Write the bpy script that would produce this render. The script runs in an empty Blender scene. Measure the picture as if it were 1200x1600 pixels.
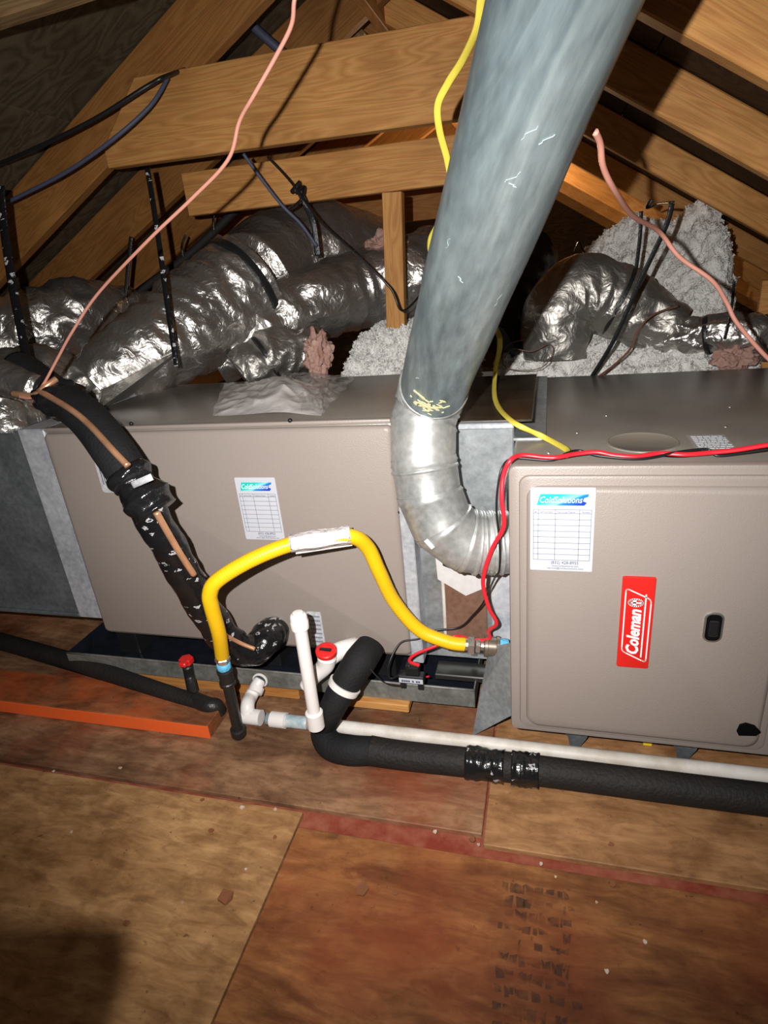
import bpy, bmesh, math, random
import numpy as np
from mathutils import Vector, Matrix, noise
random.seed(7)
SC = bpy.context.scene
COL = SC.collection

# ------------------------------------------------------------------ camera, light, exposure
F_PX = 930.12
CAM = np.array([0.05706, -0.93644, 0.85207])
def _rot(a, b, c):
    cz, sz = math.cos(a), math.sin(a); cx, sx = math.cos(b), math.sin(b); cy, sy = math.cos(c), math.sin(c)
    return (np.array([[cz,-sz,0],[sz,cz,0],[0,0,1]]) @ np.array([[1,0,0],[0,cx,-sx],[0,sx,cx]]) @ np.array([[cy,0,sy],[0,1,0],[-sy,0,cy]]))
RC = _rot(0.2885, -0.39383, 0.0983)
cd = bpy.data.cameras.new('camera'); cam = bpy.data.objects.new('camera', cd); COL.objects.link(cam)
m3 = Matrix(((RC[0,0],RC[0,2],-RC[0,1]),(RC[1,0],RC[1,2],-RC[1,1]),(RC[2,0],RC[2,2],-RC[2,1])))
cam.matrix_world = Matrix.Translation(Vector(CAM)) @ m3.to_4x4()
cd.sensor_fit = 'VERTICAL'; cd.sensor_height = 24; cd.lens = F_PX/1600*24; cd.clip_start = 0.02
SC.camera = cam
w = bpy.data.worlds.new('attic_air'); SC.world = w; w.use_nodes = True
w.node_tree.nodes['Background'].inputs[0].default_value = (1.0, 0.86, 0.72, 1)
w.node_tree.nodes['Background'].inputs[1].default_value = 0.06
ld = bpy.data.lights.new('flash_light', 'SPOT'); ld.energy = 102; ld.shadow_soft_size = 0.005
ld.spot_size = math.radians(112); ld.spot_blend = 1.0; ld.color = (1.0, 0.975, 0.94)
lo = bpy.data.objects.new('flash_light', ld); COL.objects.link(lo)
LP = CAM + RC @ np.array([-0.07, 0.0, 0.04])
aim = Vector(RC @ np.array([0.05, 1.0, 0.06]))
lo.matrix_world = Matrix.Translation(Vector(LP)) @ aim.to_track_quat('-Z', 'Y').to_matrix().to_4x4()
bl = bpy.data.lights.new('rafter_fill_light', 'POINT'); bl.energy = 20; bl.shadow_soft_size = 0.03; bl.color = (1.0, 0.72, 0.42)  # unseen warm fill, added to brighten the far rafters
blo = bpy.data.objects.new('rafter_fill_light', bl); COL.objects.link(blo); blo.location = (-0.16, 2.45, 1.12)
SC.view_settings.view_transform = 'Standard'; SC.view_settings.look = 'None'
SC.view_settings.exposure = 0.0; SC.view_settings.gamma = 1.0
SC.view_settings.use_curve_mapping = False

def at(u, v, Y=None, Z=None, X=None, D=None):
    """survey helper: the real-world point seen at a photo pixel on a known plane / at a known distance"""
    d = RC @ np.array([(u-600)/F_PX, 1.0, -(v-800)/F_PX])
    if Y is not None: t = (Y-CAM[1])/d[1]
    elif Z is not None: t = (Z-CAM[2])/d[2]
    elif X is not None: t = (X-CAM[0])/d[0]
    else: t = D
    return Vector(CAM + d*t)

# ------------------------------------------------------------------ materials
def mat(name, col, rough=0.5, metal=0.0, spec=0.5, bump=0.0, bscale=60, var=0.0, vscale=8, col2=None, coat=0.0, alpha=1.0, trans=0.0, sheen=0.0, stretch=None, detail=4):
    m = bpy.data.materials.new(name); m.use_nodes = True
    nt = m.node_tree; b = nt.nodes['Principled BSDF']
    b.inputs['Base Color'].default_value = (*col, 1); b.inputs['Roughness'].default_value = rough
    b.inputs['Metallic'].default_value = metal; b.inputs['Specular IOR Level'].default_value = spec
    b.inputs['Coat Weight'].default_value = coat; b.inputs['Alpha'].default_value = alpha
    b.inputs['Transmission Weight'].default_value = trans
    b.inputs['Sheen Weight'].default_value = sheen
    tc = nt.nodes.new('ShaderNodeTexCoord'); mp = nt.nodes.new('ShaderNodeMapping')
    nt.links.new(tc.outputs['Object'], mp.inputs[0])
    if stretch: mp.inputs['Scale'].default_value = stretch
    if var > 0 or col2:
        n = nt.nodes.new('ShaderNodeTexNoise'); n.inputs['Scale'].default_value = vscale; n.inputs['Detail'].default_value = detail
        n.inputs['Roughness'].default_value = 0.6
        nt.links.new(mp.outputs[0], n.inputs[0])
        r = nt.nodes.new('ShaderNodeValToRGB'); r.color_ramp.elements[0].position = 0.35; r.color_ramp.elements[1].position = 0.68
        c2 = col2 or tuple(c*(1-var) for c in col)
        r.color_ramp.elements[0].color = (*c2, 1); r.color_ramp.elements[1].color = (*col, 1)
        nt.links.new(n.outputs['Fac'], r.inputs[0]); nt.links.new(r.outputs[0], b.inputs['Base Color'])
    if bump > 0:
        n2 = nt.nodes.new('ShaderNodeTexNoise'); n2.inputs['Scale'].default_value = bscale; n2.inputs['Detail'].default_value = 3
        nt.links.new(mp.outputs[0], n2.inputs[0])
        bp = nt.nodes.new('ShaderNodeBump'); bp.inputs['Strength'].default_value = bump; bp.inputs['Distance'].default_value = 0.01
        nt.links.new(n2.outputs['Fac'], bp.inputs['Height']); nt.links.new(bp.outputs[0], b.inputs['Normal'])
    return m

def wood_mat(name, light, dark, grain=(1.2, 14, 14), scale=3.0, rough=0.6, knots=True):
    """pine: object X is the grain direction"""
    m = bpy.data.materials.new(name); m.use_nodes = True
    nt = m.node_tree; b = nt.nodes['Principled BSDF']; b.inputs['Roughness'].default_value = rough
    b.inputs['Specular IOR Level'].default_value = 0.25
    tc = nt.nodes.new('ShaderNodeTexCoord'); oi = nt.nodes.new('ShaderNodeObjectInfo')
    mp = nt.nodes.new('ShaderNodeMapping'); mp.inputs['Scale'].default_value = grain
    cb = nt.nodes.new('ShaderNodeCombineXYZ'); ml = nt.nodes.new('ShaderNodeMath'); ml.operation = 'MULTIPLY'; ml.inputs[1].default_value = 37
    nt.links.new(oi.outputs['Random'], ml.inputs[0]); nt.links.new(ml.outputs[0], cb.inputs[0]); nt.links.new(ml.outputs[0], cb.inputs[2])
    nt.links.new(tc.outputs['Object'], mp.inputs[0]); nt.links.new(cb.outputs[0], mp.inputs['Location'])
    n = nt.nodes.new('ShaderNodeTexNoise'); n.inputs['Scale'].default_value = scale*0.55; n.inputs['Detail'].default_value = 2
    n.inputs['Distortion'].default_value = 0.6
    nt.links.new(mp.outputs[0], n.inputs[0])
    # growth rings = bands of a smooth field
    mm = nt.nodes.new('ShaderNodeMath'); mm.operation = 'MULTIPLY'; mm.inputs[1].default_value = 11
    fr = nt.nodes.new('ShaderNodeMath'); fr.operation = 'PINGPONG'; fr.inputs[1].default_value = 0.5
    nt.links.new(n.outputs['Fac'], mm.inputs[0]); nt.links.new(mm.outputs[0], fr.inputs[0])
    r = nt.nodes.new('ShaderNodeValToRGB'); r.color_ramp.elements[0].position = 0.0; r.color_ramp.elements[1].position = 0.45
    r.color_ramp.elements[0].color = (*dark, 1); r.color_ramp.elements[1].color = (*light, 1)
    nt.links.new(fr.outputs[0], r.inputs[0])
    # fine fibres
    mp2 = nt.nodes.new('ShaderNodeMapping'); mp2.inputs['Scale'].default_value = (grain[0]*3, grain[1]*10, grain[2]*10)
    nt.links.new(tc.outputs['Object'], mp2.inputs[0])
    n2 = nt.nodes.new('ShaderNodeTexNoise'); n2.inputs['Scale'].default_value = scale; n2.inputs['Detail'].default_value = 3
    nt.links.new(mp2.outputs[0], n2.inputs[0])
    mx = nt.nodes.new('ShaderNodeMixRGB'); mx.blend_type = 'MULTIPLY'; mx.inputs[0].default_value = 0.35
    nt.links.new(r.outputs[0], mx.inputs[1]); nt.links.new(n2.outputs['Color'], mx.inputs[2])
    g = nt.nodes.new('ShaderNodeHueSaturation'); nt.links.new(mx.outputs[0], g.inputs['Color'])
    mr = nt.nodes.new('ShaderNodeMapRange'); mr.inputs[3].default_value = 0.8; mr.inputs[4].default_value = 1.3
    nt.links.new(oi.outputs['Random'], mr.inputs[0]); nt.links.new(mr.outputs[0], g.inputs['Value'])
    # broad weathering
    n3 = nt.nodes.new('ShaderNodeTexNoise'); n3.inputs['Scale'].default_value = 5; n3.inputs['Detail'].default_value = 5
    nt.links.new(tc.outputs['Object'], n3.inputs[0])
    r3 = nt.nodes.new('ShaderNodeValToRGB'); r3.color_ramp.elements[0].position = 0.3; r3.color_ramp.elements[1].position = 0.65
    r3.color_ramp.elements[0].color = (0.55, 0.5, 0.45, 1); r3.color_ramp.elements[1].color = (1, 1, 1, 1)
    nt.links.new(n3.outputs['Fac'], r3.inputs[0])
    mx3 = nt.nodes.new('ShaderNodeMixRGB'); mx3.blend_type = 'MULTIPLY'; mx3.inputs[0].default_value = 0.6
    nt.links.new(g.outputs[0], mx3.inputs[1]); nt.links.new(r3.outputs[0], mx3.inputs[2])
    nt.links.new(mx3.outputs[0], b.inputs['Base Color'])
    bp = nt.nodes.new('ShaderNodeBump'); bp.inputs['Strength'].default_value = 0.25; bp.inputs['Distance'].default_value = 0.004
    nt.links.new(n2.outputs['Fac'], bp.inputs['Height']); nt.links.new(bp.outputs[0], b.inputs['Normal'])
    return m

def ply_mat(name, a, bcol, stain, rough=0.55, stain_amt=0.5, red=None, seed=0.0, rot=0.9):
    """worn plywood: broad flame figure, dirt blotches, faint red chalk"""
    m = bpy.data.materials.new(name); m.use_nodes = True
    nt = m.node_tree; b = nt.nodes['Principled BSDF']; b.inputs['Roughness'].default_value = rough
    b.inputs['Specular IOR Level'].default_value = 0.3
    tc = nt.nodes.new('ShaderNodeTexCoord')
    mp = nt.nodes.new('ShaderNodeMapping'); mp.inputs['Scale'].default_value = (2.2, 8, 8); mp.inputs['Rotation'].default_value = (0, 0, rot)
    mp.inputs['Location'].default_value = (seed, seed*1.7, 0)
    nt.links.new(tc.outputs['Object'], mp.inputs[0])
    def ramp(src, p0, p1, c0, c1):
        r = nt.nodes.new('ShaderNodeValToRGB'); r.color_ramp.elements[0].position = p0; r.color_ramp.elements[1].position = p1
        r.color_ramp.elements[0].color = (*c0, 1); r.color_ramp.elements[1].color = (*c1, 1)
        nt.links.new(src, r.inputs[0]); return r.outputs[0]
    def mul(x, y, f):
        mx = nt.nodes.new('ShaderNodeMixRGB'); mx.blend_type = 'MULTIPLY'; mx.inputs[0].default_value = f
        nt.links.new(x, mx.inputs[1]); nt.links.new(y, mx.inputs[2]); return mx.outputs[0]
    def nz(vec, s, d, dist=0.0):
        n = nt.nodes.new('ShaderNodeTexNoise'); n.inputs['Scale'].default_value = s; n.inputs['Detail'].default_value = d
        n.inputs['Distortion'].default_value = dist; n.inputs['Roughness'].default_value = 0.62
        nt.links.new(vec, n.inputs[0]); return n.outputs['Fac']
    mo = nt.nodes.new('ShaderNodeMapping'); mo.inputs['Location'].default_value = (seed*3, -seed, 0); nt.links.new(tc.outputs['Object'], mo.inputs[0])
    base = ramp(nz(mp.outputs[0], 1.6, 6, 1.2), 0.36, 0.64, bcol, a)
    base = mul(base, ramp(nz(mo.outputs[0], 3.2, 8, 0.4), 0.34, 0.6, stain, (1, 1, 1)), stain_amt)
    base = mul(base, ramp(nz(mp.outputs[0], 7, 7, 0.8), 0.38, 0.62, (0.5, 0.43, 0.38), (1.0, 1.0, 1.0)), 0.7)
    base = mul(base, ramp(nz(mo.outputs[0], 17, 6), 0.30, 0.52, (0.42, 0.34, 0.28), (1, 1, 1)), 0.6)
    base = mul(base, ramp(nz(mo.outputs[0], 85, 2), 0.24, 0.32, (0.25, 0.2, 0.16), (1, 1, 1)), 0.7)
    if red:
        mx = nt.nodes.new('ShaderNodeMixRGB'); mx.inputs[2].default_value = (*red, 1)
        sx = nt.nodes.new('ShaderNodeSeparateXYZ'); nt.links.new(tc.outputs['Object'], sx.inputs[0])
        f = ramp(nz(mo.outputs[0], 2.6, 5), 0.5, 0.72, (0, 0, 0), (0.75, 0.75, 0.75))
        nt.links.new(f, mx.inputs[0]); nt.links.new(base, mx.inputs[1]); base = mx.outputs[0]
    nt.links.new(base, b.inputs['Base Color'])
    bp = nt.nodes.new('ShaderNodeBump'); bp.inputs['Strength'].default_value = 0.3; bp.inputs['Distance'].default_value = 0.003
    nt.links.new(nz(mo.outputs[0], 60, 5), bp.inputs['Height']); nt.links.new(bp.outputs[0], b.inputs['Normal'])
    return m

def foil_mat(name, col=(0.56, 0.535, 0.51), rough=0.2):
    m = bpy.data.materials.new(name); m.use_nodes = True
    nt = m.node_tree; b = nt.nodes['Principled BSDF']; b.inputs['Metallic'].default_value = 0.9
    b.inputs['Base Color'].default_value = (*col, 1); b.inputs['Roughness'].default_value = rough
    tc = nt.nodes.new('ShaderNodeTexCoord')
    v = nt.nodes.new('ShaderNodeTexVoronoi'); v.inputs['Scale'].default_value = 26; v.feature = 'SMOOTH_F1'
    n = nt.nodes.new('ShaderNodeTexNoise'); n.inputs['Scale'].default_value = 34; n.inputs['Detail'].default_value = 6; n.inputs['Distortion'].default_value = 1.6
    nt.links.new(tc.outputs['Object'], v.inputs[0]); nt.links.new(tc.outputs['Object'], n.inputs[0])
    ad = nt.nodes.new('ShaderNodeMath'); nt.links.new(v.outputs['Distance'], ad.inputs[0]); nt.links.new(n.outputs['Fac'], ad.inputs[1])
    bp = nt.nodes.new('ShaderNodeBump'); bp.inputs['Strength'].default_value = 0.42; bp.inputs['Distance'].default_value = 0.012
    nt.links.new(ad.outputs[0], bp.inputs['Height']); nt.links.new(bp.outputs[0], b.inputs['Normal'])
    r = nt.nodes.new('ShaderNodeMapRange'); r.inputs[3].default_value = rough*0.7; r.inputs[4].default_value = rough*2.2
    n2 = nt.nodes.new('ShaderNodeTexNoise'); n2.inputs['Scale'].default_value = 6; nt.links.new(tc.outputs['Object'], n2.inputs[0])
    nt.links.new(n2.outputs['Fac'], r.inputs[0]); nt.links.new(r.outputs[0], b.inputs['Roughness'])
    return m

def galv_mat(name, a, c, rough=0.38, metal=0.55, scale=7, seed=0, stretch=(1, 1, 1)):
    m = bpy.data.materials.new(name); m.use_nodes = True
    nt = m.node_tree; b = nt.nodes['Principled BSDF']; b.inputs['Metallic'].default_value = metal
    tc = nt.nodes.new('ShaderNodeTexCoord')
    mp = nt.nodes.new('ShaderNodeMapping'); mp.inputs['Location'].default_value = (seed, seed, seed); mp.inputs['Scale'].default_value = stretch; nt.links.new(tc.outputs['Object'], mp.inputs[0])
    n = nt.nodes.new('ShaderNodeTexNoise'); n.inputs['Scale'].default_value = scale; n.inputs['Detail'].default_value = 8; n.inputs['Distortion'].default_value = 1.1; n.inputs['Roughness'].default_value = 0.65
    nt.links.new(mp.outputs[0], n.inputs[0])
    r = nt.nodes.new('ShaderNodeValToRGB'); r.color_ramp.elements[0].position = 0.34; r.color_ramp.elements[1].position = 0.66
    r.color_ramp.elements[0].color = (*a, 1); r.color_ramp.elements[1].color = (*c, 1)
    nt.links.new(n.outputs['Fac'], r.inputs[0])
    v = nt.nodes.new('ShaderNodeTexNoise'); v.inputs['Scale'].default_value = 90; v.inputs['Detail'].default_value = 3; nt.links.new(mp.outputs[0], v.inputs[0])
    mx = nt.nodes.new('ShaderNodeMixRGB'); mx.blend_type = 'OVERLAY'; mx.inputs[0].default_value = 0.45
    nt.links.new(r.outputs[0], mx.inputs[1]); nt.links.new(v.outputs['Fac'], mx.inputs[2]); nt.links.new(mx.outputs[0], b.inputs['Base Color'])
    mr = nt.nodes.new('ShaderNodeMapRange'); mr.inputs[3].default_value = rough*0.8; mr.inputs[4].default_value = rough*1.3
    nt.links.new(n.outputs['Fac'], mr.inputs[0]); nt.links.new(mr.outputs[0], b.inputs['Roughness'])
    bp = nt.nodes.new('ShaderNodeBump'); bp.inputs['Strength'].default_value = 0.12; bp.inputs['Distance'].default_value = 0.004
    nt.links.new(n.outputs['Fac'], bp.inputs['Height']); nt.links.new(bp.outputs[0], b.inputs['Normal'])
    return m

def tape_mat(name, scale=55, density=0.72):
    """black tape printed with small white marks"""
    m = bpy.data.materials.new(name); m.use_nodes = True
    nt = m.node_tree; b = nt.nodes['Principled BSDF']; b.inputs['Roughness'].default_value = 0.22
    tc = nt.nodes.new('ShaderNodeTexCoord')
    mp = nt.nodes.new('ShaderNodeMapping'); mp.inputs['Scale'].default_value = (1, 1, 1.6); mp.inputs['Rotation'].default_value = (0.5, 0.3, 0.4)
    nt.links.new(tc.outputs['Object'], mp.inputs[0])
    v = nt.nodes.new('ShaderNodeTexVoronoi'); v.inputs['Scale'].default_value = scale; v.distance = 'CHEBYCHEV'
    n = nt.nodes.new('ShaderNodeTexNoise'); n.inputs['Scale'].default_value = scale*3.5; n.inputs['Detail'].default_value = 2
    nt.links.new(mp.outputs[0], v.inputs[0]); nt.links.new(mp.outputs[0], n.inputs[0])
    c1 = nt.nodes.new('ShaderNodeMath'); c1.operation = 'LESS_THAN'; c1.inputs[1].default_value = 0.3; nt.links.new(v.outputs['Distance'], c1.inputs[0])
    sp = nt.nodes.new('ShaderNodeSeparateColor'); nt.links.new(v.outputs['Color'], sp.inputs[0])
    c2 = nt.nodes.new('ShaderNodeMath'); c2.operation = 'GREATER_THAN'; c2.inputs[1].default_value = density; nt.links.new(sp.outputs[0], c2.inputs[0])
    c3 = nt.nodes.new('ShaderNodeMath'); c3.operation = 'GREATER_THAN'; c3.inputs[1].default_value = 0.47; nt.links.new(n.outputs['Fac'], c3.inputs[0])
    a = nt.nodes.new('ShaderNodeMath'); a.operation = 'MULTIPLY'; nt.links.new(c1.outputs[0], a.inputs[0]); nt.links.new(c2.outputs[0], a.inputs[1])
    a2 = nt.nodes.new('ShaderNodeMath'); a2.operation = 'MULTIPLY'; nt.links.new(a.outputs[0], a2.inputs[0]); nt.links.new(c3.outputs[0], a2.inputs[1])
    mx = nt.nodes.new('ShaderNodeMixRGB'); mx.inputs[1].default_value = (0.008, 0.008, 0.009, 1); mx.inputs[2].default_value = (0.42, 0.42, 0.43, 1)
    nt.links.new(a2.outputs[0], mx.inputs[0]); nt.links.new(mx.outputs[0], b.inputs['Base Color'])
    n4 = nt.nodes.new('ShaderNodeTexNoise'); n4.inputs['Scale'].default_value = 40; n4.inputs['Detail'].default_value = 4; nt.links.new(tc.outputs['Object'], n4.inputs[0])
    bp = nt.nodes.new('ShaderNodeBump'); bp.inputs['Strength'].default_value = 0.6; bp.inputs['Distance'].default_value = 0.006
    nt.links.new(n4.outputs['Fac'], bp.inputs['Height']); nt.links.new(bp.outputs[0], b.inputs['Normal'])
    return m

def logo_mat(name):
    """teal to blue printed banner, object X is the width"""
    m = bpy.data.materials.new(name); m.use_nodes = True
    nt = m.node_tree; b = nt.nodes['Principled BSDF']; b.inputs['Roughness'].default_value = 0.35
    tc = nt.nodes.new('ShaderNodeTexCoord'); s = nt.nodes.new('ShaderNodeSeparateXYZ'); nt.links.new(tc.outputs['Generated'], s.inputs[0])
    ad = nt.nodes.new('ShaderNodeMath'); ad.operation = 'MULTIPLY_ADD'; ad.inputs[1].default_value = -0.55; 
    nt.links.new(s.outputs['Z'], ad.inputs[0]); nt.links.new(s.outputs['X'], ad.inputs[2])
    r = nt.nodes.new('ShaderNodeValToRGB'); e = r.color_ramp.elements
    e[0].position = -0.0; e[0].color = (0.02, 0.55, 0.48, 1); e[1].position = 0.75; e[1].color = (0.01, 0.05, 0.5, 1)
    x = e.new(0.3); x.color = (0.25, 0.72, 0.78, 1); x = e.new(0.42); x.color = (0.02, 0.22, 0.6, 1)
    nt.links.new(ad.outputs[0], r.inputs[0]); nt.links.new(r.outputs[0], b.inputs['Base Color'])
    return m

TAUPE = mat('taupe_enamel', (0.30, 0.252, 0.225), rough=0.42, bump=0.10, bscale=420, var=0.05, vscale=3, spec=0.45)
TAUPE_TOP = mat('taupe_enamel_dusty', (0.27, 0.24, 0.21), rough=0.33, bump=0.05, bscale=300, var=0.25, vscale=5, spec=0.55)
DARK = mat('black_plastic', (0.012, 0.012, 0.013), rough=0.35)
DARKHOLE = mat('hollow_dark', (0.003, 0.003, 0.003), rough=0.8, spec=0.08)
FOAM = mat('black_foam', (0.014, 0.014, 0.015), spec=0.25, rough=0.75, bump=0.25, bscale=220, var=0.4, vscale=12)
FOAM2 = mat('black_foam_scuffed', (0.024, 0.020, 0.018), spec=0.25, rough=0.65, bump=0.3, bscale=150, col2=(0.014, 0.013, 0.013), vscale=6)
TAPE = tape_mat('printed_black_tape')
TAPE_PLAIN = mat('glossy_black_tape', (0.01, 0.01, 0.011), rough=0.16, bump=0.35, bscale=55)
PIPE_BLACK = mat('black_iron', (0.016, 0.015, 0.014), rough=0.4, bump=0.15, bscale=200)
PVC = mat('white_pvc', (0.80, 0.76, 0.74), rough=0.32, var=0.06, vscale=8)
PVC_DIRTY = mat('white_pvc_dusty', (0.74, 0.70, 0.66), rough=0.5, col2=(0.5, 0.44, 0.37), vscale=14)
PVC_BLUE = mat('pvc_with_blue_primer', (0.72, 0.70, 0.66), rough=0.45, col2=(0.28, 0.4, 0.46), vscale=30)
YHOSE = mat('yellow_coated_hose', (0.86, 0.50, 0.008), rough=0.38)
YFLAT = mat('yellow_cable_sheath', (0.74, 0.60, 0.075), rough=0.45, var=0.12, vscale=20)
REDW = mat('red_wire_jacket', (0.75, 0.02, 0.035), rough=0.35)
BLKW = mat('black_wire_jacket', (0.012, 0.012, 0.013), rough=0.35)
PINKW = mat('salmon_wire_jacket', (0.50, 0.22, 0.165), rough=0.45)
BLUEW = mat('slate_blue_cable', (0.06, 0.07, 0.12), rough=0.6)
BROWNW = mat('brown_wire', (0.16, 0.07, 0.05), rough=0.5)
COPPER = mat('bare_copper', (0.90, 0.48, 0.27), rough=0.35, metal=0.65, var=0.3, vscale=30)
STEEL = mat('zinc_plated_steel', (0.72, 0.71, 0.66), rough=0.25, metal=0.9, bump=0.1, bscale=90)
BRASSY = mat('dull_pipe_nipple', (0.22, 0.18, 0.14), rough=0.35, metal=0.6)
BLUETAPE = mat('blue_thread_sealant', (0.12, 0.48, 0.75), rough=0.5, bump=0.4, bscale=160)
REDP = mat('red_plastic', (0.70, 0.02, 0.02), rough=0.35)
PAPER = mat('white_label_paper', (0.56, 0.57, 0.62), rough=0.4)
PAPER_OLD = mat('grey_label_paper', (0.62, 0.62, 0.64), rough=0.5, col2=(0.4, 0.41, 0.44), vscale=120)
INK = mat('grey_print_ink', (0.10, 0.11, 0.16), rough=0.5)
INKL = mat('pale_grey_rule_ink', (0.22, 0.24, 0.31), rough=0.5)
WHITEINK = mat('white_print', (0.9, 0.88, 0.88), rough=0.35)
BADGE = mat('red_badge_enamel', (0.68, 0.018, 0.014), rough=0.3)
LOGO = logo_mat('teal_to_blue_print')
GALV = galv_mat('galvanised_pipe', (0.15, 0.20, 0.225), (0.45, 0.53, 0.53), rough=0.40, metal=0.7, scale=6, stretch=(1, 1, 0.3))
GALV_EL = galv_mat('galvanised_elbow', (0.42, 0.43, 0.42), (0.62, 0.62, 0.60), rough=0.34, metal=0.6, scale=6, seed=3)
GALV_SHEET = galv_mat('galvanised_sheet', (0.30, 0.33, 0.35), (0.50, 0.53, 0.54), rough=0.35, metal=0.6, scale=5, seed=5)
GALV_DARK = galv_mat('dull_duct_sheet', (0.12, 0.13, 0.14), (0.22, 0.235, 0.25), rough=0.5, metal=0.35, scale=4, seed=9)
GALV_PALE = galv_mat('bright_zinc_flange', (0.40, 0.42, 0.46), (0.58, 0.60, 0.64), rough=0.45, metal=0.3, scale=9, seed=2)
PANMET = galv_mat('drain_pan_zinc', (0.15, 0.15, 0.135), (0.27, 0.27, 0.25), rough=0.5, metal=0.4, scale=12, seed=4)
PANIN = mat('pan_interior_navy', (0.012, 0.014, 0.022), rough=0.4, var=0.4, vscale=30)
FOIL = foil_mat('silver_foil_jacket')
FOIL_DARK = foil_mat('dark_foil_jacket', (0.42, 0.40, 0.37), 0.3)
FLUFF = mat('blown_white_insulation', (0.90, 0.89, 0.86), rough=0.95, bump=0.8, bscale=160, col2=(0.74, 0.72, 0.69), vscale=26, detail=6)
PINKF = mat('pink_batt', (0.50, 0.32, 0.27), rough=0.95, bump=1.0, bscale=70, col2=(0.34, 0.18, 0.14), vscale=20)
PINE = wood_mat('pine_lumber', (0.66, 0.33, 0.105), (0.52, 0.235, 0.065))
PINE_D = wood_mat('aged_pine_lumber', (0.52, 0.235, 0.065), (0.40, 0.165, 0.042))
PINE_G = wood_mat('greyed_pine_lumber', (0.34, 0.22, 0.10), (0.22, 0.13, 0.06))
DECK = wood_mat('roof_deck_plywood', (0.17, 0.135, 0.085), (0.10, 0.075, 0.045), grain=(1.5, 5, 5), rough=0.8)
DECK_SHADED = wood_mat('roof_deck_plywood_shaded', (0.085, 0.045, 0.02), (0.05, 0.025, 0.012), grain=(1.5, 5, 5), rough=0.8)  # darkened deck copy: shade between the rafters put into the colour
PLY_A = ply_mat('plywood_back', (0.46, 0.26, 0.14), (0.24, 0.12, 0.065), (0.2, 0.17, 0.15), seed=1.0, red=(0.30, 0.05, 0.02), rot=0.2, stain_amt=0.8)
PLY_B = ply_mat('plywood_back_right', (0.54, 0.29, 0.13), (0.40, 0.20, 0.085), (0.5, 0.42, 0.36), seed=4.3, rot=0.3, stain_amt=0.4)
PLY_C = ply_mat('plywood_front_left', (0.62, 0.36, 0.16), (0.42, 0.22, 0.09), (0.45, 0.38, 0.33), seed=2.2, rot=1.1, stain_amt=0.55)
PLY_D = ply_mat('plywood_front_right', (0.52, 0.23, 0.08), (0.22, 0.08, 0.03), (0.32, 0.26, 0.22), seed=7.9, red=(0.26, 0.055, 0.02), rot=1.2)
REDEDGE = mat('red_stained_edge', (0.30, 0.035, 0.012), rough=0.7, col2=(0.16, 0.03, 0.015), vscale=14)
SUBFLR = mat('dusty_red_subfloor', (0.34, 0.11, 0.06), rough=0.8, col2=(0.22, 0.03, 0.012), vscale=24)
ORANGE = mat('fluorescent_orange_paint', (1.0, 0.13, 0.015), rough=0.6, col2=(0.85, 0.14, 0.03), vscale=9)
BAGM = mat('milky_plastic_film', (0.85, 0.80, 0.78), rough=0.22, trans=0.0, alpha=0.72, bump=0.2, bscale=40, var=0.08, vscale=12)
BAGC = mat('clear_plastic_film', (0.65, 0.63, 0.60), rough=0.12, alpha=0.38, bump=0.5, bscale=30)
CARD = mat('white_cardboard', (0.66, 0.63, 0.63), rough=0.6, var=0.1, vscale=60)
YTAG = mat('yellow_tag', (0.75, 0.62, 0.02), rough=0.5)
STRAP = mat('black_webbing', (0.014, 0.014, 0.015), rough=0.38, bump=0.2, bscale=200)
STRAP_P = tape_mat('printed_black_strapping', scale=42, density=0.55)
CHIP = mat('pale_chip', (0.65, 0.55, 0.45), rough=0.8, col2=(0.45, 0.3, 0.2), vscale=30)
CHIPD = mat('brown_chip', (0.22, 0.08, 0.03), rough=0.8)
REFL_BROWN = galv_mat('floor_reflection_sheet', (0.24, 0.13, 0.09), (0.36, 0.21, 0.15), rough=0.35, metal=0.5, scale=4, seed=8)  # brown of the reflected floor put into the sheet colour

# ------------------------------------------------------------------ mesh helpers
def obj(name, bm, m, parent=None, smooth=False, label=None, mats=None, auto=None):
    me = bpy.data.meshes.new(name); bm.normal_update(); bm.to_mesh(me); bm.free()
    for q in (mats or [m]): me.materials.append(q)
    if smooth:
        me.polygons.foreach_set('use_smooth', [True]*len(me.polygons))
    o = bpy.data.objects.new(name, me); COL.objects.link(o)
    if smooth and auto:
        me.set_sharp_from_angle(angle=math.radians(auto))
    if parent:
        o.parent = parent; o.matrix_parent_inverse = Matrix.Identity(4)
        o.location = -world_loc(parent)
    if label: o['label'] = label
    return o
def world_loc(o):
    v = Vector(o.location); p = o.parent
    while p: v = v + Vector(p.location); p = p.parent
    return v
def tag(o, label, cat, group=None):
    o['label'] = label; o['category'] = cat
    if group: o['group'] = group
    return o
def thing(name, label, cat, loc=(0, 0, 0), group=None):
    o = bpy.data.objects.new(name, None); COL.objects.link(o); o.location = loc; o.empty_display_size = 0.05
    return tag(o, label, cat, group)
def structure(name, loc=(0, 0, 0)):
    o = bpy.data.objects.new(name, None); COL.objects.link(o); o.location = loc; o['kind'] = 'structure'; return o

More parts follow.
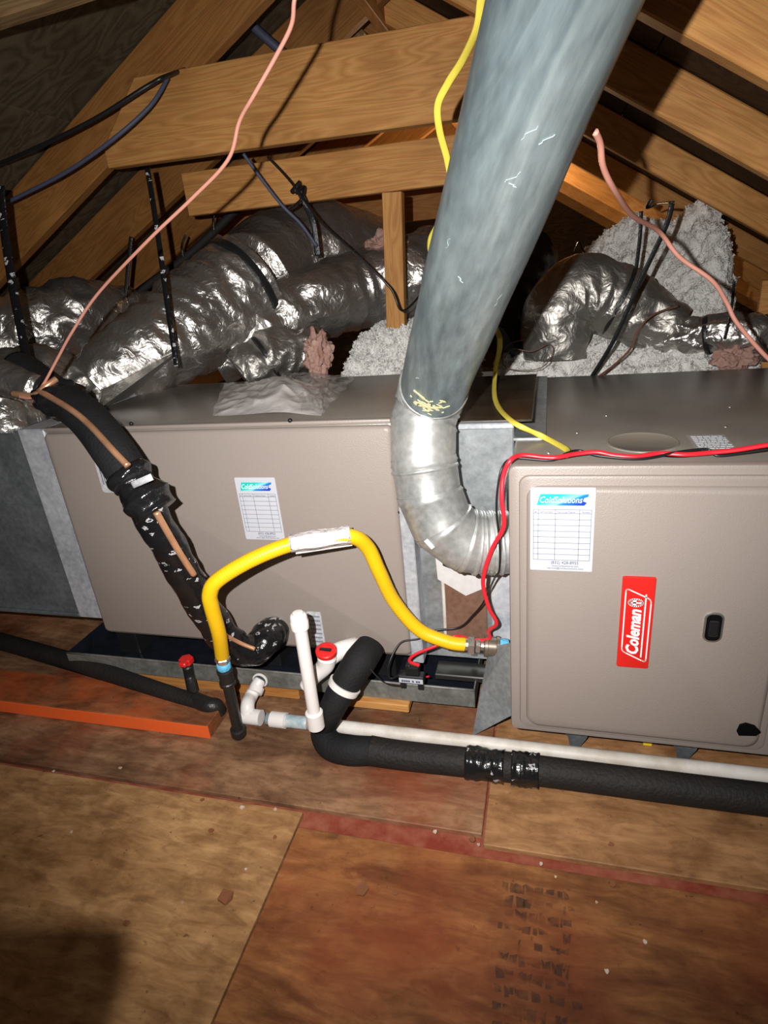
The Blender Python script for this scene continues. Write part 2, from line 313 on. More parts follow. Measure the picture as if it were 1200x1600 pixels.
def box(bm, lo, hi, bev=0.0, M=None, seg=1):
    r = bmesh.ops.create_cube(bm, size=1.0); vs = r['verts']
    s = [hi[i]-lo[i] for i in range(3)]; c = [(hi[i]+lo[i])/2 for i in range(3)]
    for v in vs: v.co = Vector((v.co.x*s[0]+c[0], v.co.y*s[1]+c[1], v.co.z*s[2]+c[2]))
    if bev > 0:
        es = list({e for v in vs for e in v.link_edges})
        g = bmesh.ops.bevel(bm, geom=es, offset=bev, segments=seg, affect='EDGES', profile=0.5)
        vs = list({v for f in g['faces'] for v in f.verts} | {v for v in vs if v.is_valid})
    if M is not None:
        for v in vs: v.co = M @ v.co
    return vs
def newbm(): return bmesh.new()
def boxbm(lo, hi, bev=0.0, M=None, seg=1):
    bm = bmesh.new(); box(bm, lo, hi, bev, M, seg); return bm

def frames(pts):
    n = len(pts); T = []
    for i in range(n):
        a = pts[max(0, i-1)]; b = pts[min(n-1, i+1)]; T.append((b-a).normalized())
    up = Vector((0, 0, 1)) if abs(T[0].z) < 0.9 else Vector((0, 1, 0))
    N = [(up - T[0]*up.dot(T[0])).normalized()]
    for i in range(1, n):
        v = N[-1] - T[i]*N[-1].dot(T[i]); N.append(v.normalized())
    return T, N
def spline(ctrl, per=8, vals=None):
    P = [Vector(c) for c in ctrl]; n = len(P); out = []; ov = []
    for i in range(n-1):
        p0 = P[max(0, i-1)]; p1 = P[i]; p2 = P[i+1]; p3 = P[min(n-1, i+2)]
        for k in range(per):
            t = k/per
            out.append(0.5*((2*p1)+(p2-p0)*t+(2*p0-5*p1+4*p2-p3)*t*t+(3*p1-3*p2+p3-p0)*t**3))
            if vals: ov.append(vals[i]*(1-t)+vals[i+1]*t)
    out.append(P[-1])
    if vals: ov.append(vals[-1]); return out, ov
    return out
def tube(bm, pts, r, seg=12, cap=True, flat=None, ref=None, twist=None):
    """sweep; r a number or list; flat=(a,b) scales the two cross-section axes; ref fixes the first axis"""
    T, N = frames(pts); rings = []
    for i, p in enumerate(pts):
        n = N[i]
        if ref is not None:
            rv = Vector(ref); n = (rv - T[i]*rv.dot(T[i])).normalized()
        b = T[i].cross(n)
        if twist: n, b = n*math.cos(twist[i])+b*math.sin(twist[i]), b*math.cos(twist[i])-n*math.sin(twist[i])
        ri = r[i] if hasattr(r, '__len__') else r
        fa, fb = flat or (1, 1)
        rings.append([bm.verts.new(p + n*(ri*fa*math.cos(2*math.pi*k/seg)) + b*(ri*fb*math.sin(2*math.pi*k/seg))) for k in range(seg)])
    for i in range(len(rings)-1):
        for k in range(seg):
            bm.faces.new((rings[i][k], rings[i][(k+1) % seg], rings[i+1][(k+1) % seg], rings[i+1][k]))
    if cap:
        try: bm.faces.new(rings[0][::-1]); bm.faces.new(rings[-1])
        except ValueError: pass
    return rings
def tubebm(ctrl, r, seg=12, per=8, **k):
    bm = bmesh.new()
    if hasattr(r, '__len__'): pts, rr = spline(ctrl, per, list(r))
    else: pts, rr = spline(ctrl, per), r
    tube(bm, pts, rr, seg, **k); return bm
def lathe(bm, p, axis, prof, seg=24):
    """prof: (distance along axis, radius)"""
    axis = Vector(axis).normalized(); pts = [Vector(p)+axis*d for d, _ in prof]
    up = Vector((0, 0, 1)) if abs(axis.z) < 0.9 else Vector((0, 1, 0))
    n = (up-axis*up.dot(axis)).normalized(); b = axis.cross(n); rings = []
    for q, (d, r) in zip(pts, prof):
        rings.append([bm.verts.new(q + n*(r*math.cos(2*math.pi*k/seg)) + b*(r*math.sin(2*math.pi*k/seg))) for k in range(seg)])
    for i in range(len(rings)-1):
        for k in range(seg): bm.faces.new((rings[i][k], rings[i][(k+1) % seg], rings[i+1][(k+1) % seg], rings[i+1][k]))
    bm.faces.new(rings[0][::-1]); bm.faces.new(rings[-1])
def lathebm(p, axis, prof, seg=24):
    bm = bmesh.new(); lathe(bm, p, axis, prof, seg); return bm
def rrect(w, h, r, n=6):
    pts = []
    for cx, cy, a0 in ((w/2-r, h/2-r, 0), (-w/2+r, h/2-r, 90), (-w/2+r, -h/2+r, 180), (w/2-r, -h/2+r, 270)):
        for k in range(n+1):
            a = math.radians(a0+90*k/n); pts.append((cx+r*math.cos(a), cy+r*math.sin(a)))
    return pts
def plate(bm, outline, y0, y1, ch=0.0, M=None):
    """outline in (x,z), extruded from y0 (back) to y1 (front, smaller y), front edge chamfered by ch"""
    cx = sum(p[0] for p in outline)/len(outline); cz = sum(p[1] for p in outline)/len(outline)
    w = max(abs(p[0]-cx) for p in outline); h = max(abs(p[1]-cz) for p in outline)
    rings = []
    lv = [(y0, 0), (y1+(ch if ch else 0), 0)] + ([(y1+ch*0.3, ch*0.3), (y1, ch)] if ch else [])
    for y, ins in lv:
        ring = []
        for x, z in outline:
            fx = 1-ins/w; fz = 1-ins/h
            v = Vector((cx+(x-cx)*fx, y, cz+(z-cz)*fz)); ring.append(bm.verts.new(M @ v if M is not None else v))
        rings.append(ring)
    n = len(outline)
    for i in range(len(rings)-1):
        for k in range(n): bm.faces.new((rings[i][k], rings[i][(k+1) % n], rings[i+1][(k+1) % n], rings[i+1][k]))
    bm.faces.new(rings[-1]); bm.faces.new(rings[0][::-1])
    bmesh.ops.recalc_face_normals(bm, faces=bm.faces[:])
def text(body, size, x, y, z, m, parent, name='lettering', shear=0.0, M=None, width=None, bold=0.0, ext=0.0003):
    cu = bpy.data.curves.new('t', 'FONT'); cu.body = body; cu.size = size; cu.shear = shear; cu.extrude = ext
    cu.offset = bold; cu.resolution_u = 2
    to = bpy.data.objects.new('t', cu); COL.objects.link(to)
    bpy.context.view_layer.update()
    me = bpy.data.meshes.new_from_object(to.evaluated_get(bpy.context.evaluated_depsgraph_get()))
    bpy.data.objects.remove(to); bpy.data.curves.remove(cu)
    xs = [v.co.x for v in me.vertices]; x0, x1 = min(xs), max(xs); k = (width/(x1-x0)) if width else 1
    for v in me.vertices:
        p = Vector(((v.co.x-x0)*k, 0, v.co.y)); p.y = -v.co.z
        if M is not None: p = M @ p
        v.co = Vector((x, y, z)) + p
    me.materials.clear(); me.materials.append(m); me.name = name
    o = bpy.data.objects.new(name, me); COL.objects.link(o); o.parent = parent; o.location = -world_loc(parent)
    return o
def plank(name, a, b, h, t, m, parent=None, up=(0, 0, 1), bev=0.002, label=None, wob=0.0):
    """a board from a to b, h tall (towards up), t thick; its own X axis is the grain"""
    a = Vector(a); b = Vector(b); d = b-a; L = d.length; x = d.normalized(); u = Vector(up); z = (u-x*u.dot(x)).normalized(); y = z.cross(x)
    bm = boxbm((0, -t/2, -h/2), (L, t/2, h/2), bev)
    me = bpy.data.meshes.new(name); bm.to_mesh(me); bm.free(); me.materials.append(m)
    o = bpy.data.objects.new(name, me); COL.objects.link(o)
    M = Matrix(((x.x, y.x, z.x, a.x), (x.y, y.y, z.y, a.y), (x.z, y.z, z.z, a.z), (0, 0, 0, 1)))
    o.matrix_basis = M
    if parent: o.parent = parent
    if label: o['label'] = label
    return o

# ================================================================== THE SETTING
FZ = -0.08
floor = structure('floor')
SX = at(755, 1300, Z=FZ).x
def panel(bmlo, bmhi, m, label):
    return obj('plywood_panel', boxbm(bmlo, bmhi, 0.0015), m, floor, label=label)
sub = obj('subfloor', boxbm((-3.2, -1.6, FZ-0.05), (2.4, 3.4, FZ-0.012)), SUBFLR, floor)
panel((-3.2, -0.195, FZ-0.012), (SX-0.002, 3.4, FZ), PLY_A, 'stained plywood sheet under the drain pipes')
panel((SX+0.002, -0.214, FZ-0.012), (2.4, 3.4, FZ), PLY_B, 'tan plywood sheet in front of the furnace')
XS = at(465, 1290, Z=FZ).x
panel((-3.2, -1.6, FZ-0.012), (XS-0.0015, -0.2065, FZ), PLY_C, 'light tan plywood sheet at the front left')
panel((XS+0.0015, -1.6, FZ-0.012), (2.4, -0.238, FZ), PLY_D, 'dark reddish plywood sheet at the front right with faded ink')
# faded ink stamp (flat print) on the front right sheet: blurred rows of worn characters
def ink_mat():
    m = bpy.data.materials.new('faded_black_ink'); m.use_nodes = True; nt = m.node_tree; b = nt.nodes['Principled BSDF']
    b.inputs['Base Color'].default_value = (0.055, 0.035, 0.022, 1); b.inputs['Roughness'].default_value = 0.7
    tc = nt.nodes.new('ShaderNodeTexCoord'); n = nt.nodes.new('ShaderNodeTexNoise'); n.inputs['Scale'].default_value = 45; n.inputs['Detail'].default_value = 5
    nt.links.new(tc.outputs['Object'], n.inputs[0]); r = nt.nodes.new('ShaderNodeValToRGB'); r.color_ramp.elements[0].position = 0.4; r.color_ramp.elements[1].position = 0.62
    r.color_ramp.elements[0].color = (0.06,)*3+(1,); r.color_ramp.elements[1].color = (0.5,)*3+(1,); nt.links.new(n.outputs['Fac'], r.inputs[0]); nt.links.new(r.outputs[0], b.inputs['Alpha']); return m
ink = ink_mat()
bm = newbm(); rr = random.Random(3)
for i in range(12):
    v = -0.275-0.0215*i; x = -0.005+rr.uniform(0, 0.01)
    while x < 0.10-0.0*i:
        wd = rr.uniform(0.003, 0.014); dz = rr.uniform(0.006, 0.018)
        if rr.random() < 0.85:
            a0 = rr.uniform(-.003, .003); vs = [bm.verts.new((x, v+a0, FZ+0.0004)), bm.verts.new((x+a0, v-dz, FZ+0.0004)), bm.verts.new((x+wd+a0, v-dz+a0, FZ+0.0004)), bm.verts.new((x+wd, v-a0, FZ+0.0004))]; bm.faces.new(vs[::1])
        x += wd*rr.uniform(0.7, 1.3)+0.001
obj('faded_stamp', bm, ink, floor, label='faded illegible black ink stamp on plywood')

ceil = structure('ceiling')
# roof slopes: right underside z = KR - SR*x, left underside z = KL + SL*x
KR, SR = 1.242, 0.625
KL, SL = 1.75, 0.53
RX = (KR-KL)/(SR+SL)
yr = [0.15, 0.60, 1.22, 1.95, 2.75, 3.55, 4.4]
hr = 0.089
for i, y in enumerate(yr):
    h = 0.12 if i == 0 else 0.082
    c = h/2/math.cos(math.atan(SR))
    plank('rafter', (RX-0.02, y, KR-SR*(RX-0.02)+c), (1.75, y, KR-SR*1.75+c), h, 0.038, PINE, ceil, bev=0.003)
yl = [-0.05, 0.70, 1.13, 1.60, 2.1, 2.65, 3.3]
for i, y in enumerate(yl):
    c = 0.14/2/math.cos(math.atan(SL))
    plank('rafter', (-3.1, y, KL-SL*3.1+c), (RX+0.02, y, KL+SL*(RX+0.02)+c), 0.14, 0.038, PINE_D, ceil, bev=0.003)
# roof deck sheets, laid on the rafters with open joints
def deck(x0, x1, k, s, off, y0, y1, m):
    z0 = k+s*x0+off; z1 = k+s*x1+off
    bm = newbm(); t = 0.012
    vs = [bm.verts.new(p) for p in ((x0,y0,z0),(x1,y0,z1),(x1,y1,z1),(x0,y1,z0),(x0,y0,z0+t),(x1,y0,z1+t),(x1,y1,z1+t),(x0,y1,z0+t))]
    for f in ((0,1,2,3),(4,7,6,5),(0,4,5,1),(1,5,6,2),(2,6,7,3),(3,7,4,0)): bm.faces.new([vs[q] for q in f])
    bmesh.ops.recalc_face_normals(bm, faces=bm.faces[:]); obj('roof_deck_panel', bm, m, ceil)
ofr = 0.100; ofl = 0.165
for j, (y0, y1) in enumerate(((-1.3, -0.2), (-0.196, 1.0), (1.004, 2.3), (2.304, 4.6))):
    for x0, x1 in ((RX, 0.25), (0.254, 1.0), (1.004, 1.8)): deck(x0, x1, KR, -SR, ofr, y0, y1, DECK_SHADED)
    for x0, x1 in ((-3.2, -2.0), (-1.996, -1.2), (-1.196, RX)): deck(x0, x1, KL, SL, ofl, y0, y1, DECK)
# ridge board
plank('ridge_board', (RX, -1.2, KR-SR*RX+0.06), (RX, 4.5, KR-SR*RX+0.06), 0.16, 0.03, PINE_D, ceil)
# collar ties
def collar(a, b, h, m, label, cut=0.0):
    """horizontal board with a sloping cut at its left end"""
    a = Vector(a); b = Vector(b); d = (b-a); L = d.length; x = d.normalized(); z = Vector((0,0,1)); z = (z-x*z.dot(x)).normalized(); y = z.cross(x)
    bm = newbm(); t = 0.019
    pts = [(0, 0), (L, 0), (L, h), (cut, h), (0.0, h*0.25)] if cut else [(0, 0), (L, 0), (L, h), (0, h)]
    lo = [bm.verts.new((px, -t, pz)) for px, pz in pts]; hi = [bm.verts.new((px, t, pz)) for px, pz in pts]
    n = len(pts); bm.faces.new(lo); bm.faces.new(hi[::-1])
    for k in range(n): bm.faces.new((lo[k], hi[k], hi[(k+1) % n], lo[(k+1) % n]))
    bmesh.ops.recalc_face_normals(bm, faces=bm.faces[:])
    bmesh.ops.bevel(bm, geom=bm.edges[:], offset=0.002, segments=1, affect='EDGES')
    o = obj('collar_tie', bm, m, None); o.matrix_basis = Matrix(((x.x,y.x,z.x,a.x),(x.y,y.y,z.y,a.y),(x.z,y.z,z.z,a.z),(0,0,0,1)))
    o.parent = ceil; o['label'] = label
p1 = at(176, 264, Y=0.655); p1b = at(735, 186, Y=0.655)
dx = (p1b-p1)
collar(p1, p1+dx*1.12, 0.183, PINE, 'wide pine collar tie with an arched grain figure, nearest of the ties', cut=0.13)
p2 = at(300, 338, Y=0.93); p2b = at(710, 288, Y=0.93)
collar(p2, p2+(p2b-p2)*1.14, 0.116, PINE, 'pine collar tie above the post, second from the camera')
p3 = at(400, 372, Y=1.95); p3b = at(700, 340, Y=1.95)
collar(p3, p3+(p3b-p3)*1.2, 0.16, PINE_D, 'pine collar tie just below the second one, farther back')
p4 = at(0, 38, Y=0.05); p4b = at(118, 0, Y=0.05)
collar(p4-(p4b-p4)*0.8, p4+(p4b-p4)*1.5, 0.12, PINE_G, 'board end at the top left corner')
# web braces of the trusses seen above the nearest tie
for a, b, y, h, m in (((440, 84), (512, 30), 1.15, 0.05, PINE), ((535, 22), (606, 52), 1.5, 0.05, PINE_D), ((470, -20), (560, 72), 1.3, 0.08, PINE_G), ((600, -30), (700, 30), 1.7, 0.08, PINE_D)):
    plank('web_brace', at(*a, Y=y), at(*b, Y=y), h, 0.03, m, ceil)
# post under the second tie
pt = at(612, 306, Y=0.88); pb = at(606, 585, Y=0.88)
plank('post', (pb.x-0.005, 0.90, FZ), (pt.x, 0.90, pt.z+0.01), 0.056, 0.038, PINE, ceil, up=(1, 0, 0), label='upright pine post behind the flue pipe')
# far gable and low right eave boards
obj('wall_back', boxbm((-3.2, 4.55, FZ-0.05), (1.9, 4.6, 2.1)), DECK_SHADED).__setitem__('kind', 'structure')
wr = structure('wall_right')
for k in range(3):
    obj('eave_board', boxbm((0.62, 0.98+0.03*k, 0.40+0.16*k), (1.6, 1.0+0.03*k, 0.555+0.16*k), 0.002), PINE, wr) if k < 2 else None
obj('eave_board', boxbm((1.62, 0.2, FZ), (1.65, 4.5, 0.4), 0.002), PINE_D, wr)
wl = structure('wall_left')
obj('eave_board', boxbm((-3.12, -1.2, FZ), (-3.09, 4.5, 0.35), 0.002), PINE_D, wl)

# ================================================================== FURNACE
H = 0.533
fur = thing('furnace', 'taupe furnace cabinet lying on its side, white service sheet and red badge on its door', 'furnace', (0, 0, 0))
obj('cabinet', boxbm((0, 0.004, 0), (0.86, 0.725, H), 0.006, seg=2), TAUPE_TOP, fur, smooth=True, auto=35)
# front frame flange and door
bm = newbm(); plate(bm, [(x+0.43, z+H/2-0.002) for x, z in rrect(0.866, H+0.008, 0.012)], 0.004, -0.012, 0.005)
obj('front_flange', bm, TAUPE, fur, smooth=True, auto=35)
DX1 = 0.430
bm = newbm(); plate(bm, [(x+(0.014+DX1)/2, z+H/2-0.003) for x, z in rrect(DX1-0.014, H-0.02, 0.016)], -0.010, -0.017, 0.005)
door = obj('door', bm, TAUPE, fur, smooth=True, auto=35)
bm = newbm(); plate(bm, [(x+(0.026+DX1-0.012)/2, z+H/2-0.006) for x, z in rrect(DX1-0.038, H-0.046, 0.022)], -0.015, -0.0255, 0.009)
obj('raised_panel', bm, TAUPE, door, smooth=True, auto=50)
bm = newbm(); plate(bm, [(x+(DX1+0.010+0.85)/2, z+H/2-0.003) for x, z in rrect(0.85-DX1-0.010, H-0.02, 0.016)], -0.010, -0.017, 0.005)
d2 = obj('door', bm, TAUPE, fur, smooth=True, auto=35)
# latch slot
px0, pz0, px1, pz1 = 0.309, 0.236, 0.333, 0.292
bm = newbm(); plate(bm, [(x+0.3205, z+0.263) for x, z in rrect(0.030, 0.058, 0.013)], -0.024, -0.0275, 0.002)
lt = obj('latch', bm, STEEL, fur, smooth=True, auto=35, label='black latch slot with a chrome rim')
bm = newbm(); plate(bm, [(x+0.3205, z+0.263) for x, z in rrect(0.023, 0.050, 0.009)], -0.025, -0.0283, 0.001)
obj('latch_recess', bm, DARKHOLE, lt)
obj('latch_tongue', boxbm((0.313, -0.030, 0.247), (0.328, -0.027, 0.277), 0.002), DARK, lt)
# black plug, lower right
q = at(1168, 1140, Y=-0.027)
bm = newbm(); plate(bm, [(q.x+x, q.z+z) for x, z in ((-0.016,-0.006),(-0.012,-0.014),(0.014,-0.011),(0.020,-0.002),(0.010,0.010),(-0.004,0.014),(-0.013,0.009))], -0.025, -0.029, 0.001)
obj('black_plug', bm, DARKHOLE, fur)
# knock-out discs on top
bm = lathebm((0.213, 0.112, H-0.001), (0, 0, 1), [(0, 0.058), (0.0022, 0.0575), (0.003, 0.055), (0.0018, 0.053)], 40)
obj('knockout_disc', bm, mat('tan_knockout', (0.27, 0.235, 0.19), rough=0.25), fur, smooth=True, auto=35)
q = at(1060, 712, Z=H)
bm = newbm(); M = Matrix.Translation((q.x, q.y, H)) @ Matrix.Diagonal((1, 0.42, 1, 1)); lathe(bm, (0, 0, 0.0003), (0, 0, 1), [(0, 0.026), (0.0012, 0.026)], 28)
for v in bm.verts: v.co = M @ v.co
obj('open_hole', bm, DARKHOLE, fur)
# grey strip on the top, painted in place of the flue's reflection
obj('flue_reflection_strip', boxbm((-0.004, 0.14, H-0.002), (0.055, 0.72, H+0.004), 0.001), GALV_SHEET, fur, label='grey strip painting the flue reflection along the left end of the top')
for x, y in ((0.11, 0.18), (0.17, 0.30), (0.40, 0.34), (0.48, 0.26), (0.06, 0.06), (0.36, 0.2)):
    obj('screw', lathebm((x, y, H-0.001), (0, 0, 1), [(0, 0.004), (0.002, 0.0038), (0.003, 0.0015)], 8), STEEL, fur, smooth=True)
# top information label: pale print straight on the metal
q0 = at(1078, 683, Z=H+0.001); q1 = at(1130, 703, Z=H+0.001)
tl = obj('information_label', boxbm((0.288, 0.062, H-0.0005), (0.346, 0.150, H+0.0012)), mat('silver_label', (0.36, 0.35, 0.33), rough=0.4), fur)
bm = newbm()
for k in range(8):
    y = 0.07+0.0095*k
    if True:
        x = 0.292
        while x < 0.34:
            wd = random.uniform(0.003, 0.012); box(bm, (x, y, H+0.001), (min(x+wd, 0.343), y+0.0045, H+0.0018)); x += wd+0.0015
obj('label_print', bm, PAPER, tl)

def service_sheet(parent, x0, z0, w, h, y, label, dim=1.0):
    """printed service record: banner, ruled table, telephone line (front faces -Y)"""
    bm = newbm(); plate(bm, [(x+x0+w/2, z+z0+h/2) for x, z in rrect(w, h, 0.002, 2)], y+0.0004, y-0.0008)
    s = obj('service_sheet', bm, PAPER, parent, label=label)
    yy = y-0.0008
    # banner with a swoosh cut in its right end
    bx0, bx1, bz0, bz1 = x0+0.10*w, x0+0.90*w, z0+0.795*h, z0+0.925*h
    bm = newbm(); sh = 0.055*w
    plate(bm, [(bx0, bz0), (bx1-sh*1.2, bz0), (bx1-sh*0.5, bz0+(bz1-bz0)*0.25), (bx1-sh*1.6, bz0+(bz1-bz0)*0.38), (bx1-sh*1.3, bz0+(bz1-bz0)*0.66), (bx1-sh*0.2, bz0+(bz1-bz0)*0.78), (bx1, bz1), (bx0+sh, bz1)], yy, yy-0.0004)
    obj('banner', bm, LOGO, s)
    text('ColdSolutions', h*0.105, bx0+sh*0.9, yy-0.0006, bz0+(bz1-bz0)*0.24, WHITEINK, s, shear=0.3, width=(bx1-bx0)*0.82)
    # rules
    tz1, tz0 = z0+0.745*h, z0+0.135*h; tx0, tx1 = x0+0.05*w, x0+0.95*w; lw = 0.0009
    bm = newbm()
    for k in range(10):
        z = tz1-(0.045*h if k else 0)-(k-1 if k else 0)*(tz1-0.045*h-tz0)/8.0 if k else tz1
        box(bm, (tx0, yy-0.0003, z-lw/2), (tx1, yy, z+lw/2))
    for fx in (0.0, 0.085, 0.385, 0.80, 1.0):
        x = tx0+(tx1-tx0)*fx; box(bm, (x-lw/2, yy-0.0003, tz0), (x+lw/2, yy, tz1))
    obj('ruled_table', bm, INKL, s)
    text('#', h*0.03, tx0+w*0.02, yy, tz1-0.038*h, INK, s)
    text('Service Date', h*0.03, tx0+w*0.11, yy, tz1-0.038*h, INK, s, width=w*0.19)
    text('Technician Name', h*0.03, tx0+w*0.37, yy, tz1-0.038*h, INK, s, width=w*0.28)
    text('Initials', h*0.03, tx0+w*0.76, yy, tz1-0.038*h, INK, s, width=w*0.12)
    text('(832) 428-8955', h*0.055, x0+w*0.34, yy, z0+0.085*h, INK, s, width=w*0.44)
    text('www.coldsolutions.com', h*0.03, x0+w*0.36, yy, z0+0.052*h, INK, s, width=w*0.42)
    text('service@coldsolutions.com', h*0.03, x0+w*0.28, yy, z0+0.022*h, INK, s, width=w*0.58)
    return s
service_sheet(fur, 0.0325, 0.356, 0.0985, 0.148, -0.0256, 'white service record sheet with a teal and blue banner')
# red badge
bx0, bz0, bw, bh = 0.1785, 0.174, 0.0505, 0.177
bm = newbm(); plate(bm, [(x+bx0+bw/2, z+bz0+bh/2) for x, z in rrect(bw, bh, 0.003, 4)], -0.0253, -0.030, 0.0015)
bad = obj('badge', bm, BADGE, fur, smooth=True, auto=35, label='red oblong badge with white vertical lettering')
# outlines: parallelogram frame turned upright
def ribbon(bm, pts, wd, y, closed=True, t=0.0004):
    n = len(pts)
    for i in range(n if closed else n-1):
        a = Vector((pts[i][0], 0, pts[i][1])); b = Vector((pts[(i+1) % n][0], 0, pts[(i+1) % n][1])); d = (b-a)
        if d.length < 1e-7: continue
        d.normalize(); nn = Vector((-d.z, 0, d.x))*wd/2; a2 = a-d*wd*0.25; b2 = b+d*wd*0.25
        vs = []
        for yy in (y, y-t):
            for q in (a2-nn, b2-nn, b2+nn, a2+nn): vs.append(bm.verts.new((q.x, yy, q.z)))
        bm.faces.new((vs[4], vs[5], vs[6], vs[7])); bm.faces.new((vs[3], vs[2], vs[1], vs[0]))
        for k in range(4): bm.faces.new((vs[k], vs[(k+1) % 4], vs[4+(k+1) % 4], vs[4+k]))
def rounded(poly, r, n=5):
    out = []; N = len(poly)
    for i in range(N):
        p = Vector(poly[i]); a = Vector(poly[i-1]); b = Vector(poly[(i+1) % N])
        u = (a-p).normalized(); v = (b-p).normalized(); s = p+u*r; e = p+v*r
        for k in range(n+1):
            t = k/n; out.append(tuple((s*(1-t)**2+p*2*t*(1-t)+e*t*t)))
    return out
def bp(u, v): return (bx0+bw*u, bz0+bh*v)   # fractions of the badge
yb = -0.0302
bm = newbm()
ribbon(bm, rounded([bp(0.12, 0.19), bp(0.90, 0.075), bp(0.90, 0.775), bp(0.12, 0.885)], 0.007), 0.0020, yb)
ribbon(bm, [bp(0.735, 0.825), bp(0.735, 0.135)], 0.0022, yb, closed=False)
obj('outline', bm, WHITEINK, bad)
# lettering reading upwards
Mt = Matrix(((0, 0, -1), (0, 1, 0), (1, 0, 0)))
Mt = Matrix.Rotation(math.radians(-90), 3, 'Y')
Mt = Matrix(((0.0, 0, -1.0), (0, 1, 0), (1.0, 0, 0.0)))
text('Coleman', 0.027, bx0+bw*0.62, yb, bz0+bh*0.165, WHITEINK, bad, shear=0.25, M=Mt, width=bh*0.50, bold=0.0009)
# little lantern emblem: oval ring with a bar and a cap
bm = newbm(); cx, cz = bp(0.44, 0.735)
ring = [(cx+0.0105*math.cos(a), cz+0.0068*math.sin(a)) for a in [2*math.pi*k/20 for k in range(20)]]
ribbon(bm, ring, 0.0028, yb); box(bm, (cx-0.0045, yb-0.0004, cz-0.006), (cx+0.001, yb, cz+0.006)); box(bm, (cx-0.007, yb-0.0004, cz-0.0015), (cx+0.009, yb, cz+0.0012))
obj('lantern_emblem', bm, WHITEINK, bad)

# sheet metal stands under the furnace
def poly3(name, pts, m, parent=None, t=0.0015, n=None):
    P = [Vector(p) for p in pts]; nn = (P[1]-P[0]).cross(P[2]-P[0]).normalized()*t
    bm = newbm(); a = [bm.verts.new(p) for p in P]; b = [bm.verts.new(p+nn) for p in P]; k = len(P)
    bm.faces.new(a); bm.faces.new(b[::-1])
    for i in range(k): bm.faces.new((a[i], b[i], b[(i+1) % k], a[(i+1) % k]))
    bmesh.ops.recalc_face_normals(bm, faces=bm.faces[:]); return obj(name, bm, m, parent)
o = poly3('sheet_metal_flap', [at(764, 1012, Y=0.06), at(799, 1004, Y=0.012), at(799, 1118, Y=0.012), at(738, 1150, Z=FZ+0.002), at(752, 1075, Y=0.05)], GALV_SHEET)
tag(o, 'grey sheet metal flap bent down at the left front corner of the furnace', 'sheet metal')
for u0, u1, g in ((855, 915, 1), (1010, 1100, 2)):
    a = at(u0, 1140, Z=FZ+0.001)
    o = poly3('support_bracket', [(a.x, 0.03, -0.001), (a.x+0.09, 0.03, -0.001), (a.x+0.075, 0.03, -0.05), (a.x+0.06, 0.03, FZ), (a.x+0.045, 0.03, FZ), (a.x+0.04, 0.03, -0.05)], GALV_DARK, t=0.002)
    tag(o, ('small grey metal bracket under the furnace beside the corner flap', 'grey metal bracket under the furnace beside the yellow tag')[g-1], 'bracket')
for x in (0.02, 0.62):
    o = obj('wood_runner', boxbm((x, 0.2, FZ), (x+0.09, 0.7, 0.0), 0.002), PINE_G); tag(o, 'timber runner under the %s end of the furnace' % ('left' if x < 0.3 else 'right'), 'wood')
a = at(1012, 1158, Z=FZ+0.01)
o = obj('yellow_tag', boxbm((a.x-0.008, a.y-0.002, FZ), (a.x+0.008, a.y+0.001, FZ+0.030), 0.0005), YTAG); tag(o, 'small yellow tag standing on the floor under the furnace', 'tag')

# ================================================================== COIL CABINET
XL, XR, YC, ZB, ZT, DC = -1.009, -0.2225, 0.108, 0.054, 0.587, 0.462
coil = thing('coil_cabinet', 'long taupe evaporator cabinet left of the flue elbow, plastic bag on top', 'cabinet', (XL, YC, ZB))
obj('cabinet', boxbm((XL, YC+0.002, ZB), (XR, YC+DC, ZT), 0.004, seg=2), TAUPE_TOP, coil, smooth=True, auto=35)
bm = newbm(); plate(bm, [(x+(XL+XR)/2, z+(ZB+ZT)/2-0.001) for x, z in rrect(XR-XL+0.002, ZT-ZB-0.02, 0.010)], YC+0.004, YC-0.010, 0.007)
obj('front_panel', bm, TAUPE, coil, smooth=True, auto=50)
obj('top_lip', boxbm((XL, YC-0.004, ZT-0.008), (XR, YC+0.01, ZT+0.001), 0.0035, seg=2), TAUPE, coil, smooth=True, auto=35)
service_sheet(coil, -0.562, 0.336, 0.0905, 0.140, YC-0.0102, 'smaller white service record sheet on the coil cabinet')
bm = newbm(); plate(bm, [(x-0.8765, z+0.488) for x, z in rrect(0.032, 0.094, 0.006)], YC-0.0098, YC-0.0112)
s = obj('rating_label', bm, PAPER_OLD, coil, label='narrow upright grey label near the left end')
bm = newbm()
for x, z in ((-0.885, 0.46), (-0.879, 0.464), (-0.873, 0.462), (-0.867, 0.462)): box(bm, (x, YC-0.0116, z), (x+0.0018, YC-0.011, z+0.055))
obj('label_print', bm, INK, s)
a = at(478, 955, Y=YC-0.01); b = at(503, 1008, Y=YC-0.01)
bm = newbm(); plate(bm, [(x+(a.x+b.x)/2+0.005, z+(a.z+b.z)/2) for x, z in rrect(0.034, a.z-b.z, 0.003)], YC-0.0098, YC-0.0112)
s = obj('warning_label', bm, PAPER_OLD, coil, label='pale label low on the cabinet behind the white riser pipe')
bm = newbm()
for k in range(7): box(bm, ((a.x+b.x)/2-0.008, YC-0.0116, b.z+0.008+k*0.011), ((a.x+b.x)/2+0.018, YC-0.011, b.z+0.012+k*0.011))
obj('label_print', bm, INKL, s)
for u, v in ((453, 657), (205, 662), (625, 800)):
    q = at(u, v, Y=YC-0.004); obj('screw', lathebm((q.x, YC-0.003, q.z), (0, -1, 0), [(0, 0.0045), (0.003, 0.004), (0.0045, 0.0015)], 8), DARK, coil, smooth=True)

